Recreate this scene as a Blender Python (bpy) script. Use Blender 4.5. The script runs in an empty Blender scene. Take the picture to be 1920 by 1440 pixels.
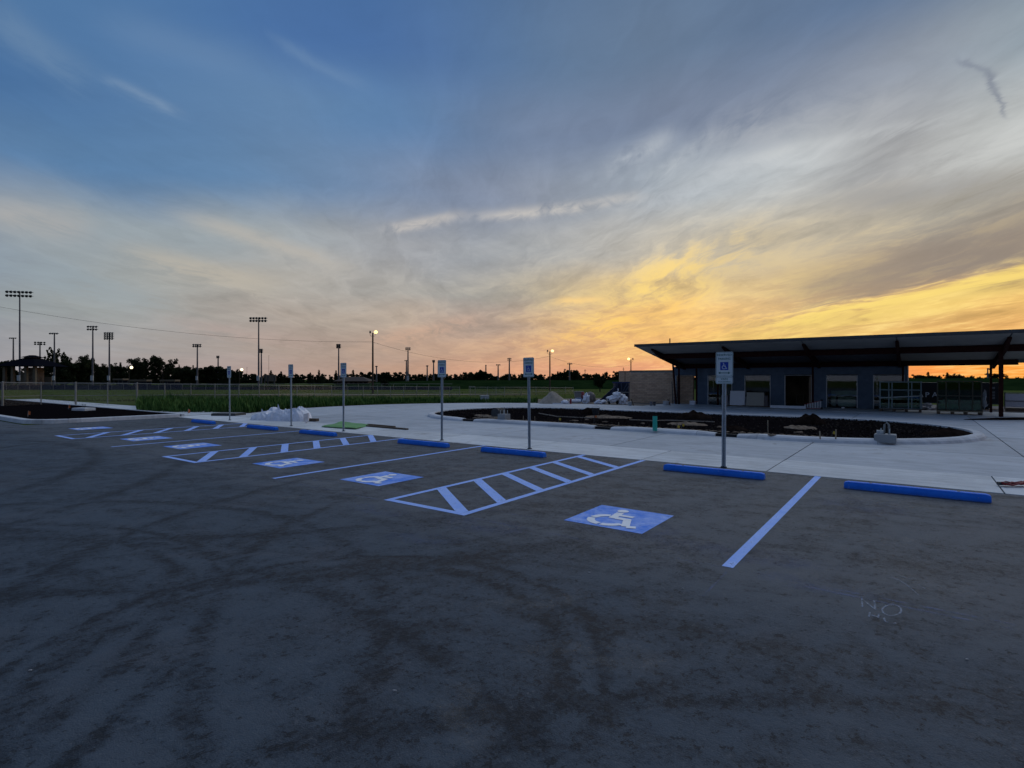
import bpy, bmesh, math, random
from mathutils import Vector, Matrix, noise, Quaternion
sc = bpy.context.scene
COL = sc.collection
R = math.radians
F = 1032.0; HC = 1.8; HY = 710.0; ANG = R(36.27)
CA, SA = math.cos(ANG), math.sin(ANG)

# ------------------------------------------------------------------ camera
cam_d = bpy.data.cameras.new('camera'); cam = bpy.data.objects.new('camera', cam_d); COL.objects.link(cam)
cam.location = (0, 0, HC); cam.rotation_euler = (R(90), 0, 0)
cam_d.sensor_width = 36; cam_d.lens = F / 1920 * 36; cam_d.shift_y = -10 / 1920
cam_d.clip_start = 0.05; cam_d.clip_end = 3000
sc.camera = cam

# ------------------------------------------------------------------ node helper
class S:
    """a socket with arithmetic"""
    nt = None
    def __init__(s, k): s.k = k
    @staticmethod
    def m(op, *a, clamp=False):
        n = S.nt.nodes.new('ShaderNodeMath'); n.operation = op; n.use_clamp = clamp
        for i, v in enumerate(a):
            if isinstance(v, S): S.nt.links.new(v.k, n.inputs[i])
            else: n.inputs[i].default_value = v
        return S(n.outputs[0])
    def __add__(s, o): return S.m('ADD', s, o)
    def __radd__(s, o): return S.m('ADD', s, o)
    def __sub__(s, o): return S.m('SUBTRACT', s, o)
    def __rsub__(s, o): return S.m('SUBTRACT', o, s)
    def __mul__(s, o): return S.m('MULTIPLY', s, o)
    def __rmul__(s, o): return S.m('MULTIPLY', s, o)
    def __truediv__(s, o): return S.m('DIVIDE', s, o)
    def __rtruediv__(s, o): return S.m('DIVIDE', o, s)
    def exp(s): return S.m('EXPONENT', s)
    def max(s, o): return S.m('MAXIMUM', s, o)
    def min(s, o): return S.m('MINIMUM', s, o)
def smooth(v, a, b):
    n = S.nt.nodes.new('ShaderNodeMapRange'); n.interpolation_type = 'SMOOTHSTEP'
    S.nt.links.new(v.k, n.inputs[0]); n.inputs[1].default_value = a; n.inputs[2].default_value = b
    return S(n.outputs[0])
def lin(v, a, b, c=0.0, d=1.0):
    n = S.nt.nodes.new('ShaderNodeMapRange'); n.clamp = True
    S.nt.links.new(v.k, n.inputs[0])
    for i, q in enumerate((a, b, c, d)): n.inputs[i + 1].default_value = q
    return S(n.outputs[0])
def comb(x, y, z):
    n = S.nt.nodes.new('ShaderNodeCombineXYZ')
    for i, v in enumerate((x, y, z)):
        if isinstance(v, S): S.nt.links.new(v.k, n.inputs[i])
        else: n.inputs[i].default_value = v
    return S(n.outputs[0])
def sep(v):
    n = S.nt.nodes.new('ShaderNodeSeparateXYZ'); S.nt.links.new(v.k, n.inputs[0]); return [S(o) for o in n.outputs]
def nz(vec, scale, detail=3, rough=0.55, dist=0.0, col=False):
    n = S.nt.nodes.new('ShaderNodeTexNoise'); n.inputs['Scale'].default_value = scale
    n.inputs['Detail'].default_value = detail; n.inputs['Roughness'].default_value = rough; n.inputs['Distortion'].default_value = dist
    if vec is not None: S.nt.links.new(vec.k, n.inputs['Vector'])
    return S(n.outputs['Color'] if col else n.outputs['Fac'])
def mix(f, a, b, mode='MIX'):
    n = S.nt.nodes.new('ShaderNodeMix'); n.data_type = 'RGBA'; n.blend_type = mode; n.clamp_factor = True
    for i, v in ((0, f), (6, a), (7, b)):
        if isinstance(v, S): S.nt.links.new(v.k, n.inputs[i])
        elif i == 0: n.inputs[0].default_value = v
        else: n.inputs[i].default_value = (*v[:3], 1)
    return S(n.outputs[2])
def ramp(v, stops, interp='LINEAR'):
    n = S.nt.nodes.new('ShaderNodeValToRGB'); cr = n.color_ramp; cr.interpolation = interp
    while len(cr.elements) < len(stops): cr.elements.new(0.5)
    for e, (p, c) in zip(cr.elements, stops): e.position = p; e.color = (*c[:3], 1)
    S.nt.links.new(v.k, n.inputs[0]); return S(n.outputs[0])
def lc(c):
    return tuple(((v / 255) / 12.92 if v <= 10 else ((v / 255 + 0.055) / 1.055) ** 2.4) for v in c)
def px_ae(x, y):
    dx = x - 960
    return math.degrees(math.atan2(dx, F)), math.degrees(math.atan2(HY - y, math.hypot(F, dx)))

# ------------------------------------------------------------------ world: dusk sky with thin streaked cloud
w = bpy.data.worlds.new('World'); sc.world = w; w.use_nodes = True
nt = w.node_tree; nt.nodes.clear(); S.nt = nt
geo = nt.nodes.new('ShaderNodeTexCoord')
X, Y, Z = sep(S(geo.outputs['Generated']))
AZ = S.m('ARCTAN2', X, Y) * (180 / math.pi)
EL = S.m('ARCSINE', Z.min(1.0).max(-1.0)) * (180 / math.pi)
zz = Z.max(0.0) + 0.07
PX, PY = X / zz, Y / zz                      # flat cloud layer
ca, sa = math.cos(R(-6)), math.sin(R(-6))
U = PX * ca - PY * sa                        # across the streaks
V = PX * sa + PY * ca                        # along the streaks
warp = nz(comb(U * 1.0, V * 0.42, 0.0), 0.55, 3, 0.55)
warp2 = nz(comb(U + (warp - 0.5) * 0.9, V * 0.35, 7.3), 1.7, 4, 0.6)
fade = lin(EL, -2.0, 4.0)
dE = ((warp - 0.5) * 7.0 + (warp2 - 0.5) * 3.5) * (lin(EL, 0.0, 14.0, 0.18, 1.0))
dA = ((warp2 - 0.5) * 9.0 + (warp - 0.5) * 9.0)
A1 = AZ + dA; E1 = EL + dE
XS = [-300, 0, 240, 480, 720, 960, 1200, 1440, 1680, 1920, 2300]
rows = [
 (0.5, [(150,150,160),(160,157,161),(165,154,152),(174,153,145),(184,152,134),(218,162,131),(238,165,122),(250,165,100),(255,160,88),(255,158,58),(240,140,70)]),
 (3.0, [(145,150,160),(152,153,158),(161,158,158),(169,155,146),(178,154,138),(206,165,134),(240,185,122),(248,200,120),(248,196,116),(242,178,110),(230,155,100)]),
 (5.8, [(140,152,165),(150,158,162),(164,165,162),(170,161,153),(180,165,151),(190,166,147),(236,190,124),(224,186,130),(226,182,122),(250,200,122),(225,170,112)]),
 (9.0, [(125,145,168),(140,153,166),(158,164,165),(170,167,161),(168,165,160),(172,165,153),(218,190,140),(214,186,137),(168,153,135),(160,146,128),(160,145,130)]),
 (13.0,[(105,135,168),(148,158,167),(150,161,168),(157,165,170),(160,163,168),(164,167,170),(196,191,181),(198,187,166),(174,168,156),(164,158,147),(150,148,145)]),
 (18.0,[(74,112,158),(90,125,164),(92,128,167),(104,135,170),(121,140,168),(138,148,166),(162,171,181),(190,195,198),(166,167,168),(196,199,198),(150,155,160)]),
 (24.0,[(66,106,154),(70,109,156),(84,121,164),(97,130,168),(95,128,168),(113,132,161),(119,133,157),(130,142,163),(146,155,168),(140,154,165),(115,135,155)]),
 (30.0,[(70,110,158),(80,118,161),(79,117,162),(75,112,162),(78,112,160),(92,120,156),(102,123,150),(98,119,148),(100,121,150),(114,132,154),(100,122,150)]),
 (37.0,[(68,106,156),(72,110,158),(74,111,160),(72,109,158),(74,109,156),(86,114,151),(94,117,147),(95,118,147),(97,120,150),(100,122,150),(90,114,148)]),
 (62.0,[(78,108,152)] * 11),
]
AN = A1 / 360.0 + 0.5
base = None
for i, (e, cols) in enumerate(rows):
    st = [(px_ae(x, 600)[0] / 360 + 0.5, lc(c)) for x, c in zip(XS, cols)]
    beh = lc((96, 116, 150)) if e > 12 else lc((128, 134, 156))      # the dusk sky behind the camera
    st = [(0.02, beh)] + st + [(0.93, beh)]
    c = ramp(AN, st, 'CARDINAL')
    base = c if base is None else mix(smooth(E1, rows[i - 1][0], e), base, c)
# fine streaked texture of the cloud sheet
U2 = U + (warp2 - 0.5) * 0.9 + (warp - 0.5) * 1.4; V2 = V + (warp2 - 0.5) * 1.6
n1 = nz(comb(U2 * 1.3, V2 * 0.5, 1.7), 1.2, 5, 0.62)
n2 = nz(comb(U2 * 2.4, V2 * 1.0, 4.1), 2.4, 5, 0.65)
n3 = nz(comb(U2 * 0.8, V * 0.35, 9.0), 0.8, 2, 0.5)
TL_ = EL - AZ * 0.16 + (warp - 0.5) * 5.0
n4 = nz(comb(AZ * 0.055 + (warp2 - 0.5) * 0.5, TL_ * 0.20, 2.0), 2.2, 6, 0.66)
low = lin(EL, 14.0, 5.0)
tex = (n1 - 0.5) * 0.55 + (n2 - 0.5) * 0.50 + (n3 - 0.5) * 0.40 + (n4 - 0.5) * (0.35 + low * 0.45)
amp = lin(AZ, -50, 25, 0.32, 1.0) * lin(EL, 14, 28, 1.0, 0.40) * lin(EL, 0.3, 6.0, 0.45, 1.0)
gain = 1.0 + tex * amp * 1.25
gn = nt.nodes.new('ShaderNodeVectorMath'); gn.operation = 'SCALE'
nt.links.new(base.k, gn.inputs[0]); nt.links.new(gain.k, gn.inputs[3]); sky = S(gn.outputs[0])
# warm light on the thicker parts near the sunset
warm = smooth(n1 * 0.4 + n4 * 0.6 + (n2 - 0.5) * 0.5, 0.46, 0.66) * (0.0 - ((AZ - 33.0) * (AZ - 33.0)) / 520.0 - ((EL - 4.0) * (EL - 4.0)) / 50.0).exp()
sky = mix(warm * 0.85, sky, lc((255, 224, 142)))
nn12 = n2 + (n1 - 0.5) * 0.4 + (n4 - 0.5) * 0.4
Aw = AZ + (warp2 - 0.5) * 3.0 + (n2 - 0.5) * 1.6
Ew = EL + (warp2 - 0.5) * 1.6 + (n2 - 0.5) * 1.2
GATES = {}
def streak(x0, y0, x1, y1, wid, col, f, gate=0.35):
    global sky
    a0, e0 = px_ae(x0, y0); a1, e1 = px_ae(x1, y1)
    am, em = (a0 + a1) / 2, (e0 + e1) / 2; L = math.hypot(a1 - a0, e1 - e0) / 2; th = math.atan2(e1 - e0, a1 - a0)
    da, de = Aw - am, Ew - em
    al = (da * math.cos(th) + de * math.sin(th)) * (1 / L); ac = (de * math.cos(th) - da * math.sin(th)) * (1 / wid)
    al = al * al
    if gate not in GATES: GATES[gate] = smooth(nn12, gate - 0.12, gate + 0.28)
    m = (0.0 - al * al - ac * ac).exp() * GATES[gate]
    sky = mix(m * f, sky, lc(col))
# dark cloud bank with the gold edge beneath it
a0, e0 = px_ae(1330, 622); a1, e1 = px_ae(1930, 490)
edge = e0 + (AZ - a0) * ((e1 - e0) / (a1 - a0)) + (warp2 - 0.5) * 2.2 + (n2 - 0.5) * 1.6
side = smooth(AZ, 17.0, 30.0) * lin(AZ, 55, 75, 1.0, 0.0)
up = EL - edge
dark = smooth(up, -0.25, 0.9) * lin(up, 2.0, 5.5, 1.0, 0.0) * side * smooth(AZ + (n1 - 0.5) * 20.0, 20.0, 33.0)
sky = mix(dark * 0.78, sky, lc((148, 135, 124)))
gold = smooth(up, 0.35, -0.5) * lin(up, -3.4, -0.9) * side * smooth(n1 + (n2 - 0.5) * 0.4, 0.30, 0.55)
sky = mix(gold * 0.84, sky, lc((255, 224, 124)))
streak(1090, 625, 1430, 450, 2.6, (255, 218, 126), 0.9, 0.46)
streak(1190, 520, 1340, 470, 1.5, (255, 220, 134), 0.6, 0.45)
streak(1150, 640, 1480, 590, 1.2, (250, 196, 110), 0.6, 0.46)
streak(1030, 640, 1320, 560, 0.9, (255, 200, 110), 0.6, 0.40)
streak(1040, 566, 1125, 562, 0.45, (255, 214, 140), 0.8, 0.28)
streak(725, 428, 860, 404, 0.5, (205, 198, 190), 0.7, 0.28)
streak(890, 408, 1190, 374, 0.5, (208, 202, 194), 0.75, 0.28)
streak(1130, 330, 1260, 250, 1.0, (190, 196, 202), 0.6, 0.40)
streak(1200, 350, 1340, 250, 0.7, (200, 205, 208), 0.45, 0.46)
streak(1350, 320, 1500, 280, 0.6, (206, 210, 212), 0.5, 0.34)
streak(1380, 300, 1800, 215, 0.5, (202, 205, 206), 0.5, 0.38)
streak(1180, 400, 1420, 300, 1.1, (192, 197, 202), 0.5, 0.36)
streak(1330, 250, 1720, 190, 1.8, (182, 184, 186), 0.5, 0.36)
streak(1700, 330, 1960, 270, 1.6, (200, 202, 200), 0.6, 0.34)
streak(1560, 380, 1900, 345, 1.3, (152, 152, 154), 0.55, 0.34)
streak(1300, 520, 1640, 440, 2.0, (200, 184, 156), 0.5, 0.34)
streak(350, 405, 640, 505, 0.8, (190, 182, 170), 0.55, 0.30)
streak(240, 470, 520, 540, 0.9, (192, 182, 165), 0.55, 0.30)
streak(-40, 385, 170, 430, 1.0, (176, 172, 168), 0.55, 0.28)
streak(-60, 470, 330, 580, 1.6, (146, 160, 168), 0.5, 0.30)
streak(200, 150, 330, 215, 0.45, (150, 170, 190), 0.5, 0.30)
streak(-20, 10, 170, 160, 1.4, (112, 140, 170), 0.55, 0.25)
streak(200, 40, 470, 130, 1.3, (106, 136, 172), 0.45, 0.30)
streak(510, 70, 680, 160, 0.5, (110, 140, 176), 0.45, 0.30)
streak(700, 640, 900, 600, 0.8, (214, 172, 146), 0.45, 0.32)
streak(300, 600, 620, 650, 0.7, (186, 164, 156), 0.4, 0.32)
streak(1790, 115, 1845, 150, 0.22, (116, 124, 142), 0.5, 0.34)
streak(1835, 140, 1868, 185, 0.24, (112, 120, 138), 0.6, 0.28)
streak(1860, 178, 1892, 216, 0.16, (112, 120, 138), 0.65, 0.25)
# below the horizon
sky = mix(lin(EL, -0.5, -4.0), sky, lc((90, 84, 80)))
bg = nt.nodes.new('ShaderNodeBackground'); bg.inputs[1].default_value = 1.0
nt.links.new(sky.k, bg.inputs[0])
wo = nt.nodes.new('ShaderNodeOutputWorld'); nt.links.new(bg.outputs[0], wo.inputs[0])
w.cycles.sampling_method = 'NONE'

# ------------------------------------------------------------------ sun: the broad afterglow of the western sky
sun_d = bpy.data.lights.new('sun', 'SUN'); sun = bpy.data.objects.new('sun', sun_d); COL.objects.link(sun)
sun_d.energy = 0.95; sun_d.angle = R(75); sun_d.color = (0.93, 0.96, 1.0)
az, el = R(40), R(48)
sun.rotation_euler = Vector((-math.sin(az) * math.cos(el), -math.cos(az) * math.cos(el), -math.sin(el))).to_track_quat('-Z', 'Y').to_euler()
cy = sc.cycles; cy.max_bounces = 5; cy.diffuse_bounces = 2; cy.glossy_bounces = 2; cy.transparent_max_bounces = 12; cy.transmission_bounces = 2
cy.use_adaptive_sampling = True; cy.adaptive_threshold = 0.025; cy.use_denoising = True
vs = sc.view_settings; vs.view_transform = 'Standard'; vs.look = 'None'; vs.exposure = 0; vs.gamma = 1
sc.display_settings.display_device = 'sRGB'

# ------------------------------------------------------------------ coordinates
def GP(x, y, z=0.0):
    Yd = F * (HC - z) / (y - HY); return Vector(((x - 960) / F * Yd, Yd, z))
def PT(x, y, Yd): return Vector(((x - 960) / F * Yd, Yd, HC + (HY - y) / F * Yd))
def lot(s, t, z=0.0): return Vector((s * CA + t * SA, -s * SA + t * CA, z))
def sx(px, t):
    k = (px - 960) / F; Yd = t / (k * SA + CA); return Yd * (k * CA - SA)
def yt(px, t):
    k = (px - 960) / F; return t / (k * SA + CA)
def zt(px, py, t): return HC + (HY - py) / F * yt(px, t)
def st(x, y, z=0.0):
    p = GP(x, y, z); return (p.x * CA - p.y * SA, p.x * SA + p.y * CA)
def terr(x, y):
    u = max(0.0, min(1.0, (y - 42) / 20)); u = u * u * (3 - 2 * u); return -0.6 * u

# ------------------------------------------------------------------ materials
MATS = {}
def mat(name, col, rough=0.8, var=0.15, scale=6.0, bump=0.0, bscale=None, metal=0.0, col2=None, spec=0.3, emit=None, detail=4):
    if name in MATS: return MATS[name]
    m = bpy.data.materials.new(name); m.use_nodes = True; MATS[name] = m
    n = m.node_tree; S.nt = n; b = n.nodes['Principled BSDF']
    b.inputs['Roughness'].default_value = rough; b.inputs['Metallic'].default_value = metal; b.inputs['Specular IOR Level'].default_value = spec
    tc = n.nodes.new('ShaderNodeTexCoord'); ob = S(tc.outputs['Object'])
    f = nz(ob, scale, detail, 0.6)
    c1 = tuple(v * (1 - var) for v in col); c2 = col2 or tuple(min(1, v * (1 + var)) for v in col)
    c = mix(lin(f, 0.3, 0.7), c1, c2); n.links.new(c.k, b.inputs['Base Color'])
    if bump:
        bn = n.nodes.new('ShaderNodeBump'); bn.inputs['Strength'].default_value = bump; bn.inputs['Distance'].default_value = 0.02
        h = nz(ob, bscale or scale * 8, 5, 0.65); n.links.new(h.k, bn.inputs['Height']); n.links.new(bn.outputs[0], b.inputs['Normal'])
    if emit:
        b.inputs['Emission Color'].default_value = (*emit[0], 1); b.inputs['Emission Strength'].default_value = emit[1]
    return m
ARCS = [(-6.5, -1.0, 3.4, .09), (-6.5, -1.0, 3.75, .07), (-6.5, -1.0, 5.0, .10), (-1.0, 7.2, 6.2, .09), (-1.0, 7.2, 7.9, .11), (-12.5, 9.0, 8.5, .12), (-12.5, 9.0, 10.1, .12), (2.5, -1.5, 4.2, .08), (2.5, -1.5, 4.5, .07), (2.5, -1.5, 5.8, .10), (-3.2, 2.2, 1.6, .09), (-3.2, 2.2, 1.9, .07), (-18.0, -4.0, 9.0, .14), (-18.0, -4.0, 10.7, .14), (-4.5, -6.0, 8.8, .11)]
def mat_asphalt():
    m = bpy.data.materials.new('asphalt'); m.use_nodes = True; n = m.node_tree; S.nt = n; b = n.nodes['Principled BSDF']
    tc = n.nodes.new('ShaderNodeTexCoord'); ob = S(tc.outputs['Object']); x, y, z = sep(ob)
    big = nz(ob, 0.22, 5, 0.6, 1.2)
    mid = nz(ob, 0.9, 6, 0.65, 1.5)
    stre = nz(comb(x * 0.35 + y * 0.12, y * 1.7 - x * 0.5, 0.0), 0.8, 6, 0.65, 1.4)     # tyre and roller streaks
    sweep = nz(comb(x * 1.2 - y * 0.6, y * 0.35 + x * 0.3, 3.0), 0.9, 5, 0.6, 2.5)
    fine = nz(ob, 26.0, 4, 0.78); vf = nz(ob, 110.0, 2, 0.6); clot = nz(ob, 3.6, 6, 0.74)
    # tyre sweeps: rings in the film of dust
    arcs = None
    for cx, cy, rr, wd in ARCS:
        dx, dy = x - cx, y - cy
        d = (S.m('SQRT', dx * dx + dy * dy) - rr + (mid - 0.5) * 0.30 + (clot - 0.5) * 0.14) * (1.0 / wd)
        e = (0.0 - d * d).exp(); arcs = e if arcs is None else S.m('MAXIMUM', arcs, e)
    arcs = arcs * smooth(sweep + (clot - 0.5) * 0.7, 0.36, 0.58)
    lane = smooth(y + (mid - 0.5) * 2.2, 6.0, 4.2)       # drive lane mask: darker, bluer base colour than over the stalls
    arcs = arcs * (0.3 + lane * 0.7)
    film = 0.54 + (big - 0.5) * 0.45 + (mid - 0.5) * 0.60 + (stre - 0.5) * 0.60 + (sweep - 0.5) * 0.45 + (clot - 0.5) * 0.90 - arcs * 0.36
    grain = fine * 0.65 + vf * 0.35
    bare = smooth(grain + (film - 0.5) * 0.70, 0.60, 0.34)          # binder and stone showing through the dust
    c = mix(lin(film, 0.1, 1.0), (0.050, 0.059, 0.071), (0.104, 0.117, 0.131))
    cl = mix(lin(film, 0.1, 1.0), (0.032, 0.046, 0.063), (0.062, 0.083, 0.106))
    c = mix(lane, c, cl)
    c = mix(smooth(nz(ob, 0.5, 4, 0.6, 1.0), 0.55, 0.7) * 0.30, c, (0.076, 0.076, 0.084))
    pit = nz(comb(x, y * 0.75, 0.0), 15.0, 3, 0.8)
    c = mix(bare * 0.62, c, (0.009, 0.014, 0.021))
    c = mix(smooth(pit + (film - 0.5) * 0.34, 0.455, 0.36) * 0.8, c, (0.006, 0.009, 0.013))
    c = mix(smooth(pit, 0.60, 0.72) * 0.35, c, (0.13, 0.14, 0.15))
    c = mix(smooth(vf, 0.60, 0.78) * 0.30, c, (0.20, 0.20, 0.20))
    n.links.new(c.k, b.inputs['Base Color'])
    r = 0.78 + (mid - 0.5) * 0.3; n.links.new(r.k, b.inputs['Roughness']); b.inputs['Specular IOR Level'].default_value = 0.28
    bn = n.nodes.new('ShaderNodeBump'); bn.inputs['Strength'].default_value = 0.7; bn.inputs['Distance'].default_value = 0.015
    h = fine * 0.9 + vf * 0.4 + clot * 0.5; n.links.new(h.k, bn.inputs['Height']); n.links.new(bn.outputs[0], b.inputs['Normal'])
    MATS['asphalt'] = m; return m
def mat_concrete(name, col, dirt=0.5):
    m = bpy.data.materials.new(name); m.use_nodes = True; n = m.node_tree; S.nt = n; b = n.nodes['Principled BSDF']
    tc = n.nodes.new('ShaderNodeTexCoord'); oi = n.nodes.new('ShaderNodeObjectInfo')
    gm = n.nodes.new('ShaderNodeNewGeometry'); ob = S(gm.outputs['Position']); x, y, z = sep(ob)
    big = nz(ob, 0.35, 5, 0.6, 1.0); mid = nz(ob, 1.6, 6, 0.65, 0.8); fine = nz(ob, 40, 3, 0.7)
    broom = nz(comb((x * CA - y * SA) * 0.25, (x * SA + y * CA) * 2.4, 0.0), 2.2, 5, 0.65, 0.5)
    tone = 0.92 + (big - 0.5) * 0.60 + (mid - 0.5) * 0.45 + (broom - 0.5) * 0.60 + (S(oi.outputs['Random']) - 0.5) * 0.20 + (fine - 0.5) * 0.30
    g = n.nodes.new('ShaderNodeVectorMath'); g.operation = 'SCALE'; g.inputs[0].default_value = col; n.links.new(tone.k, g.inputs[3])
    c = mix(smooth(mid + (big - 0.5) * 0.9, 0.58, 0.80) * dirt, S(g.outputs[0]), (0.16, 0.145, 0.13))
    n.links.new(c.k, b.inputs['Base Color']); b.inputs['Roughness'].default_value = 0.85; b.inputs['Specular IOR Level'].default_value = 0.25
    bn = n.nodes.new('ShaderNodeBump'); bn.inputs['Strength'].default_value = 0.15; bn.inputs['Distance'].default_value = 0.01
    h = fine + mid; n.links.new(h.k, bn.inputs['Height']); n.links.new(bn.outputs[0], b.inputs['Normal'])
    MATS[name] = m; return m
def mat_field():
    m = bpy.data.materials.new('field_grass'); m.use_nodes = True; n = m.node_tree; S.nt = n; b = n.nodes['Principled BSDF']
    gm = n.nodes.new('ShaderNodeNewGeometry'); ob = S(gm.outputs['Position']); x, y, z = sep(ob)
    big = nz(comb(x * 0.35, y, 0.0), 0.09, 5, 0.6, 0.8); mid = nz(ob, 0.8, 5, 0.65); fine = nz(ob, 9.0, 4, 0.7)
    c = mix(lin(big, 0.35, 0.65), (0.060, 0.088, 0.022), (0.098, 0.108, 0.036))
    c = mix(lin(mid, 0.35, 0.7) * 0.6, c, (0.052, 0.082, 0.020))
    c = mix(smooth(nz(comb(x * 0.15, y, 5.0), 0.11, 4, 0.55), 0.60, 0.74) * 0.5, c, (0.13, 0.115, 0.065))
    c = mix(smooth(fine, 0.45, 0.25) * 0.5, c, (0.018, 0.026, 0.008))
    # bare soil strip beside the new concrete
    n.links.new(c.k, b.inputs['Base Color']); b.inputs['Roughness'].default_value = 0.95; b.inputs['Specular IOR Level'].default_value = 0.0
    bn = n.nodes.new('ShaderNodeBump'); bn.inputs['Strength'].default_value = 0.6; bn.inputs['Distance'].default_value = 0.06
    n.links.new(fine.k, bn.inputs['Height']); n.links.new(bn.outputs[0], b.inputs['Normal'])
    MATS['field'] = m; return m
def mat_alpha(name, col, lo, hi, scale, amt, radial=False, rough=0.9):
    """thin worn deposit: opaque where the noise is high"""
    m = bpy.data.materials.new(name); m.use_nodes = True; n = m.node_tree; S.nt = n; b = n.nodes['Principled BSDF']
    b.inputs['Base Color'].default_value = (*col, 1); b.inputs['Roughness'].default_value = rough
    tc = n.nodes.new('ShaderNodeTexCoord'); ob = S(tc.outputs['Object'])
    f = smooth(nz(ob, scale, 5, 0.7), lo, hi)
    if radial:
        x, y, z = sep(S(tc.outputs['Generated'])); x = (x - 0.5) * 2; y = (y - 0.5) * 2
        f = f * smooth(x * x + y * y, 1.0, 0.1)
    f = f * amt; n.links.new(f.k, b.inputs['Alpha']); MATS[name] = m; return m
def mat_wire(name, col, pitch=0.06, th=0.09):
    m = bpy.data.materials.new(name); m.use_nodes = True; n = m.node_tree; S.nt = n; b = n.nodes['Principled BSDF']
    b.inputs['Base Color'].default_value = (*col, 1); b.inputs['Roughness'].default_value = 0.5; b.inputs['Metallic'].default_value = 0.6
    tc = n.nodes.new('ShaderNodeUVMap'); x, y, z = sep(S(tc.outputs[0]))
    p = S.m('FRACT', (x + y) * (1 / pitch)); q = S.m('FRACT', (x - y) * (1 / pitch))
    f = S.m('MAXIMUM', S.m('LESS_THAN', p, th), S.m('LESS_THAN', q, th)); n.links.new(f.k, b.inputs['Alpha'])
    MATS[name] = m; return m
def mat_glass(name, col, rough, alpha):
    m = bpy.data.materials.new(name); m.use_nodes = True; n = m.node_tree; b = n.nodes['Principled BSDF']
    b.inputs['Base Color'].default_value = (*col, 1); b.inputs['Roughness'].default_value = rough; b.inputs['Alpha'].default_value = alpha
    b.inputs['Specular IOR Level'].default_value = 0.5; MATS[name] = m; return m
def mat_leaf(name, c1, c2):
    m = bpy.data.materials.new(name); m.use_nodes = True; n = m.node_tree; S.nt = n; b = n.nodes['Principled BSDF']
    gm = n.nodes.new('ShaderNodeNewGeometry'); tc = n.nodes.new('ShaderNodeTexCoord')
    r = S(gm.outputs['Random Per Island']); f = nz(S(tc.outputs['Object']), 0.7, 3)
    c = mix(lin(r * 0.5 + f * 0.7, 0.3, 0.85), c1, c2); n.links.new(c.k, b.inputs['Base Color'])
    b.inputs['Roughness'].default_value = 0.9; b.inputs['Specular IOR Level'].default_value = 0.05; MATS[name] = m; return m

def mat_worn(name, col, col2, holes, rough=0.8):
    m = bpy.data.materials.new(name); m.use_nodes = True; n = m.node_tree; S.nt = n; b = n.nodes['Principled BSDF']
    gm = n.nodes.new('ShaderNodeNewGeometry'); ob = S(gm.outputs['Position'])
    big = nz(ob, 2.6, 5, 0.65, 1.0); fine = nz(ob, 60, 3, 0.7)
    c = mix(lin(big + (nz(ob, 14.0, 4, 0.7) - 0.5) * 0.4, 0.32, 0.68), col, col2); c = mix(smooth(nz(ob, 9.0, 4, 0.6), 0.56, 0.75) * 0.5, c, tuple(v * .6 for v in col)); n.links.new(c.k, b.inputs['Base Color'])
    a = 1.0 - smooth(fine + (big - 0.5) * 0.5, 0.70 - holes, 0.80 - holes) * 0.8; n.links.new(a.k, b.inputs['Alpha'])
    b.inputs['Roughness'].default_value = rough; b.inputs['Specular IOR Level'].default_value = 0.2
    MATS[name] = m; return m
def mat_stop():
    m = bpy.data.materials.new('wheel_stop_paint'); m.use_nodes = True; n = m.node_tree; S.nt = n; b = n.nodes['Principled BSDF']
    gm = n.nodes.new('ShaderNodeNewGeometry'); ob = S(gm.outputs['Position']); x, y, z = sep(ob)
    big = nz(ob, 3.0, 5, 0.65); mid = nz(ob, 16.0, 5, 0.7); fine = nz(ob, 70.0, 3, 0.7)
    c = mix(lin(big, 0.3, 0.7), (0.008, 0.125, 0.60), (0.016, 0.19, 0.78))
    c = mix(smooth(mid, 0.62, 0.70) * 0.55, c, (0.20, 0.30, 0.55)); c = mix(smooth(fine + (mid - 0.5) * 0.7, 0.74, 0.82) * 0.8, c, (0.28, 0.28, 0.27))
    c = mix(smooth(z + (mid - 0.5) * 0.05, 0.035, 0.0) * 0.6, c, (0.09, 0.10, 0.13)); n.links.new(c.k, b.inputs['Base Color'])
    b.inputs['Roughness'].default_value = 0.65; b.inputs['Specular IOR Level'].default_value = 0.25
    bn = n.nodes.new('ShaderNodeBump'); bn.inputs['Strength'].default_value = 0.35; bn.inputs['Distance'].default_value = 0.01; h = mid + fine * 0.5; n.links.new(h.k, bn.inputs['Height']); n.links.new(bn.outputs[0], b.inputs['Normal'])
    return m
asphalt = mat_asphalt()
conc = mat_concrete('driveway_concrete', (0.42, 0.45, 0.48)); conc2 = mat_concrete('gutter_concrete', (0.58, 0.605, 0.615), 0.65)
conc3 = mat_concrete('kerb_concrete', (0.54, 0.555, 0.575), 0.35)
joint = mat('joint', (0.07, 0.07, 0.075), 0.95)
field = mat_field()
soil = mat('soil', (0.016, 0.011, 0.009), 0.98, 0.5, 5.0, 1.0, 18, spec=0.0)
paint = mat_worn('blue_line_paint', (0.25, 0.41, 0.86), (0.38, 0.53, 0.92), 0.07)
panel_blue = mat_worn('symbol_blue_paint', (0.060, 0.215, 0.74), (0.36, 0.49, 0.86), 0.06)
white_paint = mat_worn('white_paint', (0.78, 0.80, 0.83), (0.86, 0.87, 0.88), 0.0)
stop_blue = mat_stop()
mulch_m = mat('mulch', (0.0070, 0.0058, 0.0066), 1.0, 0.7, 9.0, 1.0, 22, spec=0.0)
galv = mat('galvanised_steel', (0.40, 0.43, 0.44), 0.5, 0.2, 8.0, metal=0.15)
dark_steel = mat('dark_steel', (0.05, 0.055, 0.06), 0.55, 0.2)
pole_steel = mat('pole_steel', (0.10, 0.10, 0.11), 0.55, 0.2)
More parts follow.
